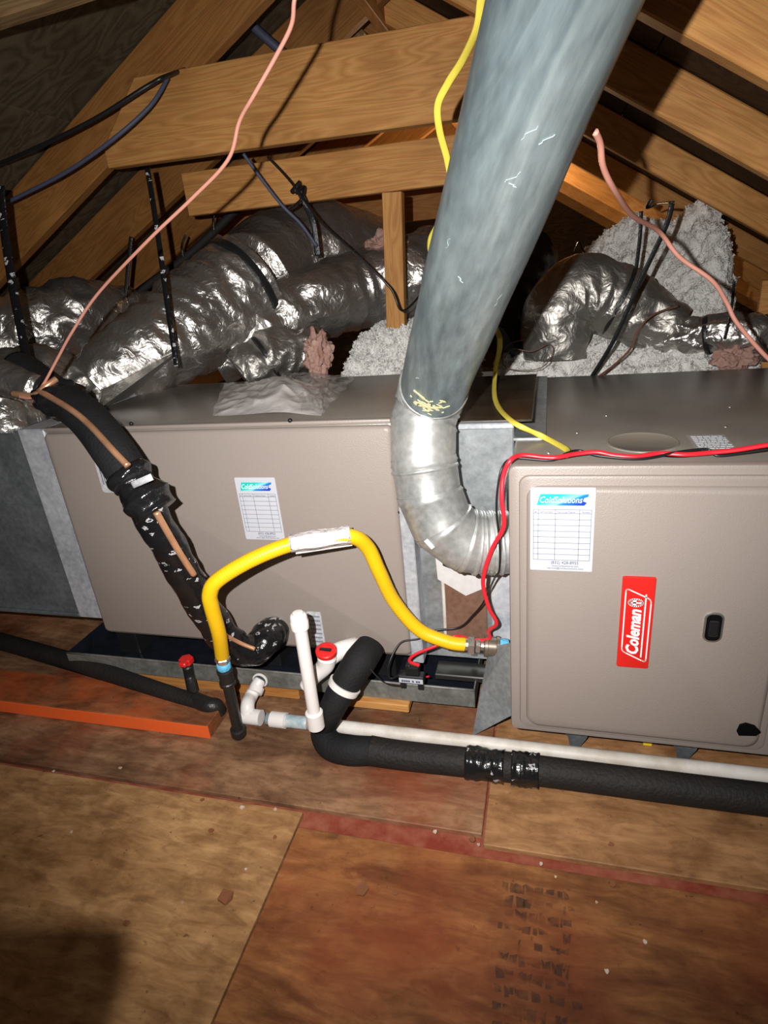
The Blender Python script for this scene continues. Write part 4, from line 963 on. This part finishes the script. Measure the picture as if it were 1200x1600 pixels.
# black tape bundle where line and duct meet, top left
bm = newbm(); c = at(92, 622, Y=0.015); bmesh.ops.create_icosphere(bm, subdivisions=4, radius=1)
for v in bm.verts:
    n_ = v.co.copy(); v.co = Vector((n_.x*0.052, n_.y*0.040, n_.z*0.036))*(1+0.25*noise.noise(n_*2.5)); v.co += c
obj('tape_bundle', bm, TAPE_PLAIN, ls, smooth=True)
bm = newbm(); pts, rv = spline([at(-40, 575, Y=0.06), at(10, 592, Y=0.05), at(60, 612, Y=0.03)], 10, [0.03, 0.034, 0.03]); rg = tube(bm, pts, rv, 24)
for i, ring in enumerate(rg):
    for v in ring: v.co += (v.co-pts[i]).normalized()*0.006*noise.noise(v.co*40)
obj('foil_wrap', bm, FOIL, ls, smooth=True, label='foil taped end of the line')
obj('copper_tube', tubebm([at(20, 615, Y=0.0), at(52, 618, Y=-0.01), at(70, 605, Y=-0.01), at(88, 592, Y=0.01)], 0.006, 10), COPPER, ls, smooth=True)
# stub-out flange with printed tape at the coil
bm = newbm(); c = at(418, 1000, Y=0.06); pts, rv = spline([at(392, 1022, Y=0.03), at(405, 1005, Y=0.05), at(424, 990, Y=0.08), at(430, 985, Y=0.098)], 8, [0.028, 0.034, 0.038, 0.034]); rg = tube(bm, pts, rv, 28)
for i, ring in enumerate(rg):
    for v in ring: v.co += (v.co-pts[i]).normalized()*0.005*noise.noise(v.co*45)
obj('stub_wrap', bm, TAPE, ls, smooth=True)

# ================================================================== FLEX DUCTS
def duct(name, ctrl, rad, label, m=FOIL, seg=56, per=26, sag=0.0, wr=0.010, ringf=34, seed=0.0, group=None):
    pts, rv = spline(ctrl, per, list(rad))
    T, N = frames(pts); bm = newbm(); rings = []; s = 0
    for i, p in enumerate(pts):
        if i: s += (pts[i]-pts[i-1]).length
        b = T[i].cross(N[i]); ring = []
        for k in range(seg):
            a = 2*math.pi*k/seg; d = N[i]*math.cos(a)+b*math.sin(a)
            q = p+d*rv[i]
            big = noise.noise(q*5.5+Vector((seed, 0, 0)))*wr*2.2
            fold = (1-abs(noise.noise(Vector((s*ringf*0.55+seed, a*1.1, seed)))*2.2))*wr*1.5
            cr = abs(math.sin(s*ringf + 1.6*noise.noise(Vector((s*6, a*1.2, seed)))))**0.5*wr*0.55
            fine = (abs(noise.noise(q*30))-0.2)*wr*0.5
            ring.append(bm.verts.new(p+d*(rv[i]+big+fold+cr+fine-wr)))
        rings.append(ring)
    for i in range(len(rings)-1):
        for k in range(seg): bm.faces.new((rings[i][k], rings[i][(k+1) % seg], rings[i+1][(k+1) % seg], rings[i+1][k]))
    bm.faces.new(rings[0][::-1]); bm.faces.new(rings[-1])
    root = thing(name, label, 'duct', pts[0], group)
    obj('foil_jacket', bm, m, root, smooth=True)
    return root, pts, rv
def band(root, pts, rv, f, m=STRAP, wdt=0.016, grow=1.04):
    i = int(f*(len(pts)-1)); p = pts[i]; t = (pts[min(i+1, len(pts)-1)]-pts[max(i-1, 0)]).normalized(); r = rv[i]*grow
    obj('hanger_band', lathebm(p-t*wdt/2, t, [(0, r*0.97), (0.002, r), (wdt-0.002, r), (wdt, r*0.97)], 48), m, root, smooth=True, auto=40)
# big duct A: from above the plenum up to the right, ending behind the tie
A1, pa_, ra_ = duct('flex_duct', [at(150, 610, Y=0.42), at(215, 560, Y=0.52), at(310, 500, Y=0.70), at(390, 440, Y=0.86)], [0.085, 0.105, 0.135, 0.15], 'fat silver flexible duct above the coil cabinet, nearest of the pile', seed=1, wr=0.0075)
band(A1, pa_, ra_, 0.93, wdt=0.022)
A2, pb_, rb_ = duct('flex_duct', [at(392, 448, Y=1.0), at(440, 412, Y=1.18), at(515, 398, Y=1.32), at(600, 410, Y=1.5)], [0.16, 0.18, 0.18, 0.14], 'grey topped silver duct hump with a strap over it, left of the post', seed=4, m=FOIL, wr=0.006, ringf=14)
B1, pc_, rc_ = duct('flex_duct', [at(330, 560, Y=0.72), at(400, 520, Y=0.80), at(470, 482, Y=0.92), at(555, 458, Y=1.10), at(640, 432, Y=1.2), at(760, 400, Y=1.4)], [0.08, 0.092, 0.105, 0.125, 0.13, 0.13], 'silver flexible duct passing behind the post and the flue pipe', seed=7, wr=0.009, ringf=22)
band(B1, pc_, rc_, 0.34, m=FOIL_DARK, wdt=0.02)
C1, pd_, rd_ = duct('flex_duct', [at(-120, 560, Y=0.60), at(20, 530, Y=0.68), at(110, 500, Y=0.80), at(190, 500, Y=1.0), at(260, 540, Y=1.1)], [0.13, 0.12, 0.12, 0.11, 0.10], 'silver flexible duct at the far left behind the hanging strap', seed=11)
D1, pe_, re_ = duct('flex_duct', [at(-110, 610, Y=0.30), at(-20, 640, Y=0.22), at(10, 660, Y=0.2), at(25, 690, Y=0.20)], [0.11, 0.10, 0.09, 0.07], 'crumpled foil duct end resting on the grey plenum', seed=13, m=FOIL)
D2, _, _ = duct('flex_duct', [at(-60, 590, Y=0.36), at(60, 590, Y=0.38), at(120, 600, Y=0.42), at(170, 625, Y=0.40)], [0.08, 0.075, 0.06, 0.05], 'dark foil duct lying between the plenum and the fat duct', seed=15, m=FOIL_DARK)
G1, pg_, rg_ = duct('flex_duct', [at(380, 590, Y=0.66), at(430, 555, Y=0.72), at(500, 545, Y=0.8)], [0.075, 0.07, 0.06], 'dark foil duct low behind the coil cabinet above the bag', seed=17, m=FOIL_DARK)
band(G1, pg_, rg_, 0.4, wdt=0.012)
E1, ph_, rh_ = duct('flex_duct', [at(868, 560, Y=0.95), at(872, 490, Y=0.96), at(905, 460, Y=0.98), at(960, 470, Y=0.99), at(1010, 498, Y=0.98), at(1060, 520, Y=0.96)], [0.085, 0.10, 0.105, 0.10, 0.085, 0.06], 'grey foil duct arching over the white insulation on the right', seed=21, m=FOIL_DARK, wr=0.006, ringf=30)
band(E1, ph_, rh_, 0.62, wdt=0.012, grow=1.02)
E2, pi_, ri_ = duct('flex_duct', [at(1040, 525, Y=0.94), at(1090, 525, Y=0.92), at(1140, 520, Y=0.90), at(1230, 530, Y=0.9)], [0.04, 0.05, 0.05, 0.05], 'shiny foil duct at the right edge above the furnace', seed=23, wr=0.008)
band(E2, pi_, ri_, 0.45, wdt=0.012)
# dark cold-air duct between flue and grey duct
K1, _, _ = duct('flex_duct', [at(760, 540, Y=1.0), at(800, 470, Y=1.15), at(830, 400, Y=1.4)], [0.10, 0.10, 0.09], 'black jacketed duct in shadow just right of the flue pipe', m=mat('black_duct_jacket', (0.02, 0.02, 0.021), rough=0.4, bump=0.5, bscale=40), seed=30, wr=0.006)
# foil flap + mastic collar where duct A meets the coil top
o = poly3('foil_flap', [at(150, 640, Z=ZT+0.004), at(285, 582, Z=ZT+0.004), at(280, 545, Y=0.50), at(160, 600, Y=0.40)], FOIL_DARK, t=0.003); tag(o, 'crumpled grey foil flap under the fat duct on the coil cabinet', 'foil')

# ================================================================== INSULATION (stuff)
def fluffgrid(name, x0, x1, y0, y1, nx, ny, zf, m, label, amp=0.022, tufts=45000):
    vs = []; fs = []
    for j in range(ny+1):
        for i in range(nx+1):
            x = x0+(x1-x0)*i/nx; y = y0+(y1-y0)*j/ny; z = zf(x, y)
            p = Vector((x, y, z))
            d = noise.noise(p*7)*amp*1.5 + noise.noise(p*19)*amp*1.1 + noise.noise(p*45)*amp*0.7 + noise.noise(p*100)*amp*0.35
            ox = noise.noise(p*30+Vector((9, 0, 0)))*amp*0.6; oy = noise.noise(p*30+Vector((0, 9, 0)))*amp*0.6
            vs.append((x+ox, y+oy-d*0.5, z+d))
    for j in range(ny):
        for i in range(nx):
            a = j*(nx+1)+i; fs.append((a, a+1, a+nx+2, a+nx+1))
    nsm = len(fs); rg_ = random.Random(len(fs)); nb = len(vs)
    for _ in range(tufts):          # loose tufts of fibre standing off the surface
        p = Vector(vs[rg_.randrange(nb)]) + Vector((rg_.uniform(-.003, .003), rg_.uniform(-.004, .001), rg_.uniform(-.001, .004)))
        a = Vector((rg_.gauss(0, 1), rg_.gauss(0, 1), rg_.gauss(0, 1))).normalized(); b = a.orthogonal().normalized(); q_ = rg_.uniform(0, 6.3)
        b = b*math.cos(q_)+a.cross(b)*math.sin(q_); L_ = rg_.uniform(.003, .008); w2 = L_*rg_.uniform(.25, .6); c = a.cross(b)*L_*.3; k0 = len(vs)
        vs += [tuple(p-a*L_), tuple(p+b*w2+c), tuple(p+a*L_), tuple(p-b*w2+c)]; fs += [(k0, k0+1, k0+3), (k0+1, k0+2, k0+3)]
    me = bpy.data.meshes.new(name); me.from_pydata(vs, [], fs); me.materials.append(m)
    me.polygons.foreach_set('use_smooth', [True]*nsm+[False]*(len(fs)-nsm))
    o = bpy.data.objects.new(name, me); COL.objects.link(o); o['kind'] = 'stuff'; tag(o, label, 'insulation'); return o
def sstep(a, b, x):
    t = min(1, max(0, (x-a)/(b-a))); return t*t*(3-2*t)
def zr(x, y):
    base = 0.44 + 0.10*sstep(0.74, 1.0, y) + 0.08*sstep(0.9, 1.6, y)
    mound = 0.30*math.exp(-(((x-0.33)/0.20)**2+((y-1.5)/0.33)**2)) + 0.26*math.exp(-(((x-0.53)/0.09)**2+((y-1.32)/0.22)**2))
    z = base+mound-0.25*sstep(0.62, 0.74, x)*sstep(1.0, 1.25, y)*0
    if x > 0.60: z -= 0.5*sstep(0.60, 0.66, x)*(1 if y > 0.95 else 0.25)
    return min(z, KR-SR*x+0.06)
fluffgrid('blown_insulation', -0.10, 0.85, 0.735, 2.3, 250, 300, zr, FLUFF, 'heap of white blown insulation behind the furnace on the right')
fluffgrid('blown_insulation', -0.75, -0.12, 0.62, 1.3, 150, 130, lambda x, y: 0.52+0.14*sstep(0.60, 0.9, y)-0.3*sstep(-0.5, -0.62, x), FLUFF, 'white blown insulation behind the post between coil cabinet and ducts')
# pink batt scraps
for u, v, y, s, lab in ((497, 555, 0.62, (0.035, 0.03, 0.06), 'torn pink insulation scrap behind the plastic bag'), (1150, 560, 0.86, (0.05, 0.03, 0.035), 'pink insulation scrap at the right edge under the shiny duct'), (600, 390, 1.12, (0.06, 0.03, 0.05), 'pink insulation scrap on top of the ducts at the post')):
    bm = newbm(); bmesh.ops.create_icosphere(bm, subdivisions=5, radius=1); c = at(u, v, Y=y)
    for q in bm.verts:
        n_ = q.co.copy(); q.co = Vector((n_.x*s[0], n_.y*s[1], n_.z*s[2]))*(1+0.5*noise.noise(n_*2.2)+0.22*noise.noise(n_*7)) + c
    o = obj('insulation_scrap', bm, PINKF, smooth=True); tag(o, lab, 'insulation')

# ================================================================== PLASTIC BAG
def sheetobj(name, corners, nx, ny, amp, m, lift, parent, seed=0, sharp=9):
    A_, B_, C_, D_ = [Vector(c) for c in corners]; vs = []; fs = []
    for j in range(ny+1):
        for i in range(nx+1):
            u = i/nx; v = j/ny; p = A_*(1-u)*(1-v)+B_*u*(1-v)+C_*u*v+D_*(1-u)*v
            q = Vector((u*sharp*0.5+seed, v*sharp*0.5, seed))
            r = 1-abs(noise.noise(q)*2); r2 = 1-abs(noise.noise(q*2.3)*2)
            e = min(1, 6*min(u, 1-u, v, 1-v)+0.05)
            wob = Vector((noise.noise(q*1.7+Vector((5, 0, 0))), noise.noise(q*1.7+Vector((0, 5, 0))), 0))*amp*0.9
            vs.append(p+wob+Vector((0, 0, lift(u, v)+amp*(0.9*r+0.5*r2)*e+0.001)))
    for j in range(ny):
        for i in range(nx): a = j*(nx+1)+i; fs.append((a, a+1, a+nx+2, a+nx+1))
    me = bpy.data.meshes.new(name); me.from_pydata(vs, [], fs); me.materials.append(m); me.polygons.foreach_set('use_smooth', [True]*len(fs))
    me.set_sharp_from_angle(angle=math.radians(38))
    o = bpy.data.objects.new(name, me); COL.objects.link(o)
    if parent: o.parent = parent; o.location = -world_loc(parent)
    return o
bag = thing('plastic_bag', 'crumpled milky plastic bag lying on top of the coil cabinet', 'bag', at(430, 630, Z=ZT))
cs = [at(u, v, Z=ZT) for u, v in ((332, 650), (505, 652), (500, 602), (350, 600))]
hump = lambda u, v: 0.036*math.exp(-(((u-0.62)/0.28)**2+((v-0.5)/0.4)**2))
sheetobj('bag_body', cs, 110, 80, 0.008, BAGM, hump, bag, 2.0, 6)
cs = [at(u, v, Z=ZT) for u, v in ((470, 650), (505, 648), (556, 588), (440, 590))]
sheetobj('bag_mouth', cs, 40, 50, 0.009, BAGC, lambda u, v: 0.012*math.exp(-((u-0.3)/0.4)**2), bag, 6.0).__setitem__('label', 'clear thin mouth of the bag')

# ================================================================== WIRES, CABLES, STRAPS
def wire(name, ctrl, r, m, label, cat='wire', seg=8, per=8, group=None, **k):
    o = obj(name, tubebm(ctrl, r, seg, per, **k), m, smooth=True); return tag(o, label, cat, group)
def W3(l): return [at(u, v, Y=y) for u, v, y in l]
wire('thermostat_wire', W3([(470, -40, -0.15), (460, 0, -0.15), (455, 40, -0.14), (430, 90, -0.13), (396, 150, -0.12), (374, 190, -0.1), (356, 250, -0.08), (300, 310, -0.06), (232, 375, -0.04), (152, 460, 0.0), (112, 520, 0.0), (90, 560, 0.0), (68, 600, -0.01), (50, 621, -0.015), (30, 620, -0.01)]), 0.0026, PINKW, 'long salmon pink wire hanging down from the rafters at the left')
wire('thermostat_wire', W3([(930, 206, -0.22), (938, 225, -0.2), (943, 262, -0.17), (962, 300, -0.12), (990, 338, 0.0), (1030, 362, 0.12), (1062, 402, 0.14), (1112, 438, 0.14), (1135, 472, 0.15), (1152, 505, 0.15), (1200, 560, 0.15), (1240, 590, 0.16)]), 0.0034, PINKW, 'salmon pink wire dangling at the right above the furnace')
def ZP(l): return [at(u, v, Z=z) for u, v, z in l]
def ribbon_wire(name, pts3, wd, th, m, label, tw=None, cat='cable'):
    pts = spline(pts3, 10); tv = None
    if tw: tv = spline([Vector((t, 0, 0)) for t in tw], 10); tv = [q.x for q in tv]
    bm = newbm(); tube(bm, pts, 1.0, 10, flat=(wd/2, th/2), ref=(1, 0.2, 0), twist=tv); o = obj(name, bm, m, smooth=True); return tag(o, label, cat)
ribbon_wire('flat_cable', W3([(758, -40, -0.1), (752, 0, -0.08), (745, 45, -0.05), (722, 95, 0.0), (700, 130, 0.03), (684, 165, 0.05), (687, 205, 0.07), (699, 250, 0.1), (704, 290, 0.13), (697, 335, 0.16), (680, 358, 0.2), (672, 378, 0.22), (676, 402, 0.24), (700, 440, 0.26), (745, 485, 0.28), (775, 515, 0.30), (781, 540, 0.31)])+ZP([(774, 580, 0.60), (774, 625, 0.572), (800, 658, 0.569), (850, 683, 0.541), (884, 702, 0.538), (888, 712, 0.540)]), 0.0105, 0.004, YFLAT, 'flat yellow cable winding down behind the flue pipe onto the furnace',
    tw=[0, 0, 0, .2, .5, .2, 0, -.2, -.2, .6, 1.0, .5, .2, 0, 0, 0, 0, .3, .3, .3, .5, .8, 1.0])
ZT1 = H+0.004
rw = W3([(655, 1040, 0.05), (640, 1033, 0.045), (650, 1022, 0.045), (690, 1006, 0.06), (712, 994, 0.08), (740, 999, 0.06), (764, 998, 0.05), (764, 985, 0.04), (776, 974, 0.02), (764, 950, 0.01), (755, 915, 0.0), (758, 890, -0.01), (770, 855, -0.02), (787, 822, -0.03), (784, 780, -0.03), (786, 745, -0.022), (797, 720, -0.02), (815, 711, -0.005), (850, 714, -0.004), (872, 714, -0.004), (900, 709, 0.01), (932, 706, 0.015), (960, 711, 0.01), (995, 713, 0.008), (1030, 708, 0.02), (1070, 710, 0.015), (1110, 707, 0.02), (1150, 703, 0.02), (1200, 695, 0.02), (1240, 690, 0.02)])
for i in range(17, len(rw)): rw[i].z = max(rw[i].z, H+0.0045)
wire('red_wire', rw, 0.0030, REDW, 'red wire running over the furnace edge and down to the float switch', flat=(1.3, 0.85))
bw_ = W3([(640, 1040, 0.05), (612, 1060, 0.05), (607, 1040, 0.05), (625, 1005, 0.08), (655, 998, 0.09), (680, 985, 0.10), (718, 980, 0.11), (740, 960, 0.1), (756, 940, 0.08), (772, 905, 0.02), (780, 890, 0.0), (781, 850, -0.02), (776, 800, -0.03), (778, 760, -0.03), (786, 728, -0.022), (805, 716, 0.0), (860, 719, 0.0), (885, 708, 0.01), (905, 704, 0.02), (935, 712, 0.01), (1000, 717, 0.005), (1060, 706, 0.02), (1105, 702, 0.03), (1120, 712, 0.02), (1160, 708, 0.02), (1200, 702, 0.02), (1240, 698, 0.02)])
for i in range(15, len(bw_)): bw_[i].z = max(bw_[i].z, H+0.0035)
wire('black_wire', bw_, 0.0019, BLKW, 'thin black wire twisted along the red wire over the furnace')
# dark cables on the left slope
wire('dark_cable', W3([(-30, 268, 0.5), (60, 230, 0.5), (150, 185, 0.52), (230, 135, 0.55), (268, 116, 0.6), (330, 96, 0.9)]), 0.0055, BLKW, 'black cable slung across the left roof slope')
wire('blue_cable', W3([(-20, 330, 0.5), (40, 302, 0.5), (110, 265, 0.5), (180, 215, 0.5), (235, 165, 0.54), (262, 122, 0.58)]), 0.0048, BLUEW, 'slate blue cable slung below the black cable at the left')
wire('blue_cable', W3([(350, -20, 0.9), (385, 30, 0.9), (430, 72, 0.92), (460, 95, 0.95)]), 0.012, BLUEW, 'thick blue grey cable at the top behind the nearest tie')
wire('blue_cable', W3([(380, 240, 0.72), (405, 275, 0.74), (440, 320, 0.76), (470, 350, 0.78), (495, 385, 0.8)]), 0.0045, BLUEW, 'blue cable drooping onto the ducts beneath the nearest tie')
wire('dark_cable', W3([(418, 245, 0.75), (455, 285, 0.75), (500, 345, 0.72), (560, 400, 0.70), (610, 450, 0.70), (632, 485, 0.72), (680, 430, 0.9)]), 0.003, BLKW, 'thin black cable crossing in front of the post')
wire('brown_wire', W3([(930, 592, 0.70), (960, 570, 0.75), (985, 545, 0.78), (998, 515, 0.8), (1020, 492, 0.82), (1060, 478, 0.86)]), 0.0028, BROWNW, 'brown wire rising from behind the furnace over the insulation')
wire('brown_wire', W3([(788, 560, 0.76), (800, 545, 0.78), (830, 549, 0.78), (858, 538, 0.80), (864, 552, 0.80), (845, 575, 0.76), (805, 578, 0.75), (786, 568, 0.75), (792, 540, 0.8), (820, 530, 0.82)]), 0.0012, BROWNW, 'fine brown wire curled on the insulation beside the flue pipe')
# hanging straps
CR = tuple(RC[:, 0])
def strap(pts3, wd, m, label, ref=CR, th=0.0015):
    bm = newbm(); tube(bm, spline(pts3, 8), 1.0, 8, flat=(wd/2, th), ref=ref); o = obj('hanging_strap', bm, m, smooth=True); return tag(o, label, 'strap')
strap(W3([(230, 262, 0.50), (238, 310, 0.47), (250, 390, 0.43), (262, 480, 0.38), (276, 572, 0.34)]), 0.013, STRAP_P, 'printed black strap hanging from the nearest tie over the fat duct')
strap(W3([(0, 290, 0.28), (8, 370, 0.26), (22, 460, 0.22), (44, 570, 0.15)]), 0.020, STRAP_P, 'wide printed black strap hanging at the left edge')
strap(W3([(463, 288, 0.82), (478, 320, 0.82), (490, 350, 0.84), (497, 400, 0.84)]), 0.018, STRAP, 'black strap tied in a knot over the duct hump')
strap(W3([(1050, 318, 0.62), (1040, 355, 0.63), (1000, 440, 0.66), (960, 530, 0.70), (925, 588, 0.735)]), 0.012, STRAP, 'long black strap slanting down from the rafter to the insulation')
strap(W3([(1002, 330, 0.85), (1000, 370, 0.86), (994, 420, 0.88)]), 0.010, STRAP, 'short black strap hanging to the grey arching duct')
strap(W3([(1147, 440, 0.80), (1143, 480, 0.82), (1132, 530, 0.82)]), 0.008, STRAP, 'black strap around the shiny duct at the right edge')
strap(W3([(290, 367, 1.10), (284, 385, 1.1), (286, 402, 1.1)]), 0.008, STRAP, 'small black strap loop on the left slope beside the printed strap')
strap(W3([(336, 330, 1.12), (333, 345, 1.12), (334, 360, 1.12)]), 0.008, STRAP, 'small black strap loop on the left slope near the duct hump')
strap(W3([(205, 370, 0.95), (200, 420, 0.95), (196, 466, 0.95)]), 0.014, STRAP, 'short dark strap hanging behind the long pink wire')
# knot and loose tails
kn = W3([(455, 300, 0.82), (468, 285, 0.8), (462, 300, 0.79), (475, 292, 0.82), (470, 312, 0.8), (450, 328, 0.83)])
wire('strap_knot', kn, 0.006, STRAP, 'bunched black strap knot under the nearest tie', 'strap', flat=(1, 0.5))
kn = W3([(1018, 312, 0.9), (1012, 325, 0.9), (1030, 318, 0.85), (1050, 316, 0.63)])
wire('strap_tail', kn, 0.006, STRAP, 'black strap end nailed to the rafter above the long strap', 'strap', flat=(1, 0.4))
wire('strap_tail', W3([(44, 325, 0.9), (52, 335, 0.9), (66, 334, 0.9), (80, 328, 0.88), (88, 332, 0.86)]), 0.007, STRAP, 'curled black strap end on the left slope', 'strap', flat=(1, 0.5))
wire('strap_tail', W3([(897, 395, 1.4), (905, 378, 1.4), (912, 392, 1.4), (920, 400, 1.4)]), 0.006, STRAP, 'black strap end under the far rafters right of the flue pipe', 'strap', flat=(1, 0.5))
wire('black_hose', W3([(120, 560, 1.0), (200, 470, 1.05), (290, 402, 1.12), (372, 325, 1.2)]), 0.014, mat('matt_black_hose', (0.012, 0.011, 0.010), rough=0.8), 'black hose rising along the left slope behind the ducts', 'hose')

# ================================================================== FLOOR DEBRIS
rr = random.Random(21)
def chip(u, v, s, m, label, group):
    q = at(u, v, Z=FZ); bm = newbm(); n = rr.randint(5, 7); ang = [2*math.pi*k/n+rr.uniform(-.3, .3) for k in range(n)]
    lo = [bm.verts.new((q.x+s*rr.uniform(.6, 1)*math.cos(a), q.y+s*rr.uniform(.6, 1)*math.sin(a), FZ)) for a in ang]
    hi = [bm.verts.new((w_.co.x, w_.co.y, FZ+s*rr.uniform(.15, .35))) for w_ in lo]
    bm.faces.new(hi); bm.faces.new(lo[::-1])
    for k in range(n): bm.faces.new((lo[k], lo[(k+1) % n], hi[(k+1) % n], hi[k]))
    bmesh.ops.recalc_face_normals(bm, faces=bm.faces[:])
    tag(obj('debris_chip', bm, m), label, 'debris', group)
for u, v, s in ((84, 1205, .004), (188, 1200, .005), (378, 1262, .006), (430, 1265, .004), (680, 1300, .005), (748, 1320, .004), (845, 1350, .004), (932, 1410, .003), (1008, 1472, .004), (948, 1518, .004), (112, 1300, .004), (285, 1410, .003), (384, 1358, .003), (868, 1370, .003)):
    chip(u, v, s, CHIP, 'small pale chip on the %s plywood' % ('tan front left' if u < 450 else 'reddish front right' if v > 1330 else 'seam before the back'), 'pale chips on the floor, ' + ('front left' if u < 450 else 'front right' if v > 1330 else 'seam'))
for u, v, s in ((355, 1402, .016), (565, 1390, .014), (618, 1395, .006), (956, 1382, .007), (198, 1442, .007), (738, 1312, .007), (330, 1298, .007), (430, 1308, .005), (955, 1320, .006), (316, 1250, .005)):
    chip(u, v, s, CHIPD, 'dark brown flake on the %s plywood' % ('tan front left' if u < 450 else 'reddish front right' if v > 1330 else 'seam before the back'), 'brown flakes on the floor, ' + ('front left' if u < 450 else 'front right' if v > 1330 else 'seam'))

# ================================================================== fill lamp added to brighten the far rafters; slab added to cast a shadow
lampb = thing('rafter_fill_lamp', 'unseen fill lamp added behind the flue pipe to brighten the far rafters', 'lamp', (-0.16, 2.45, 1.19))
obj('fill_lamp_socket', lathebm((-0.16, 2.45, 1.17), (0, 0, 1), [(0, 0.014), (0.03, 0.02), (0.05, 0.02), (0.16, 0.006)], 16), PVC, lampb, smooth=True)

Pc = at(214, 1440, Z=FZ); L0 = Vector(LP); dq = (Pc-L0).normalized(); Q = L0.lerp(Pc, 0.19)  # out-of-view slab added between flash and floor to cast a shadow
rx = Vector(RC[:, 0]); rx = (rx-dq*rx.dot(dq)).normalized(); uz = rx.cross(dq); wl, hl = 0.075, 0.15
Mp = Matrix(((rx.x, dq.x, uz.x, 0), (rx.y, dq.y, uz.y, 0), (rx.z, dq.z, uz.z, 0), (0, 0, 0, 1)))
Mp = Matrix.Translation(Q - rx*wl/2 - uz*hl/2) @ Mp
bm = newbm(); plate(bm, rrect(wl, hl, 0.009), 0.004, -0.004, 0.001, M=Mp)
tag(obj('shadow_slab', bm, DARK), 'unseen black slab added near the flash to shade the front left plywood', 'shadow_slab')
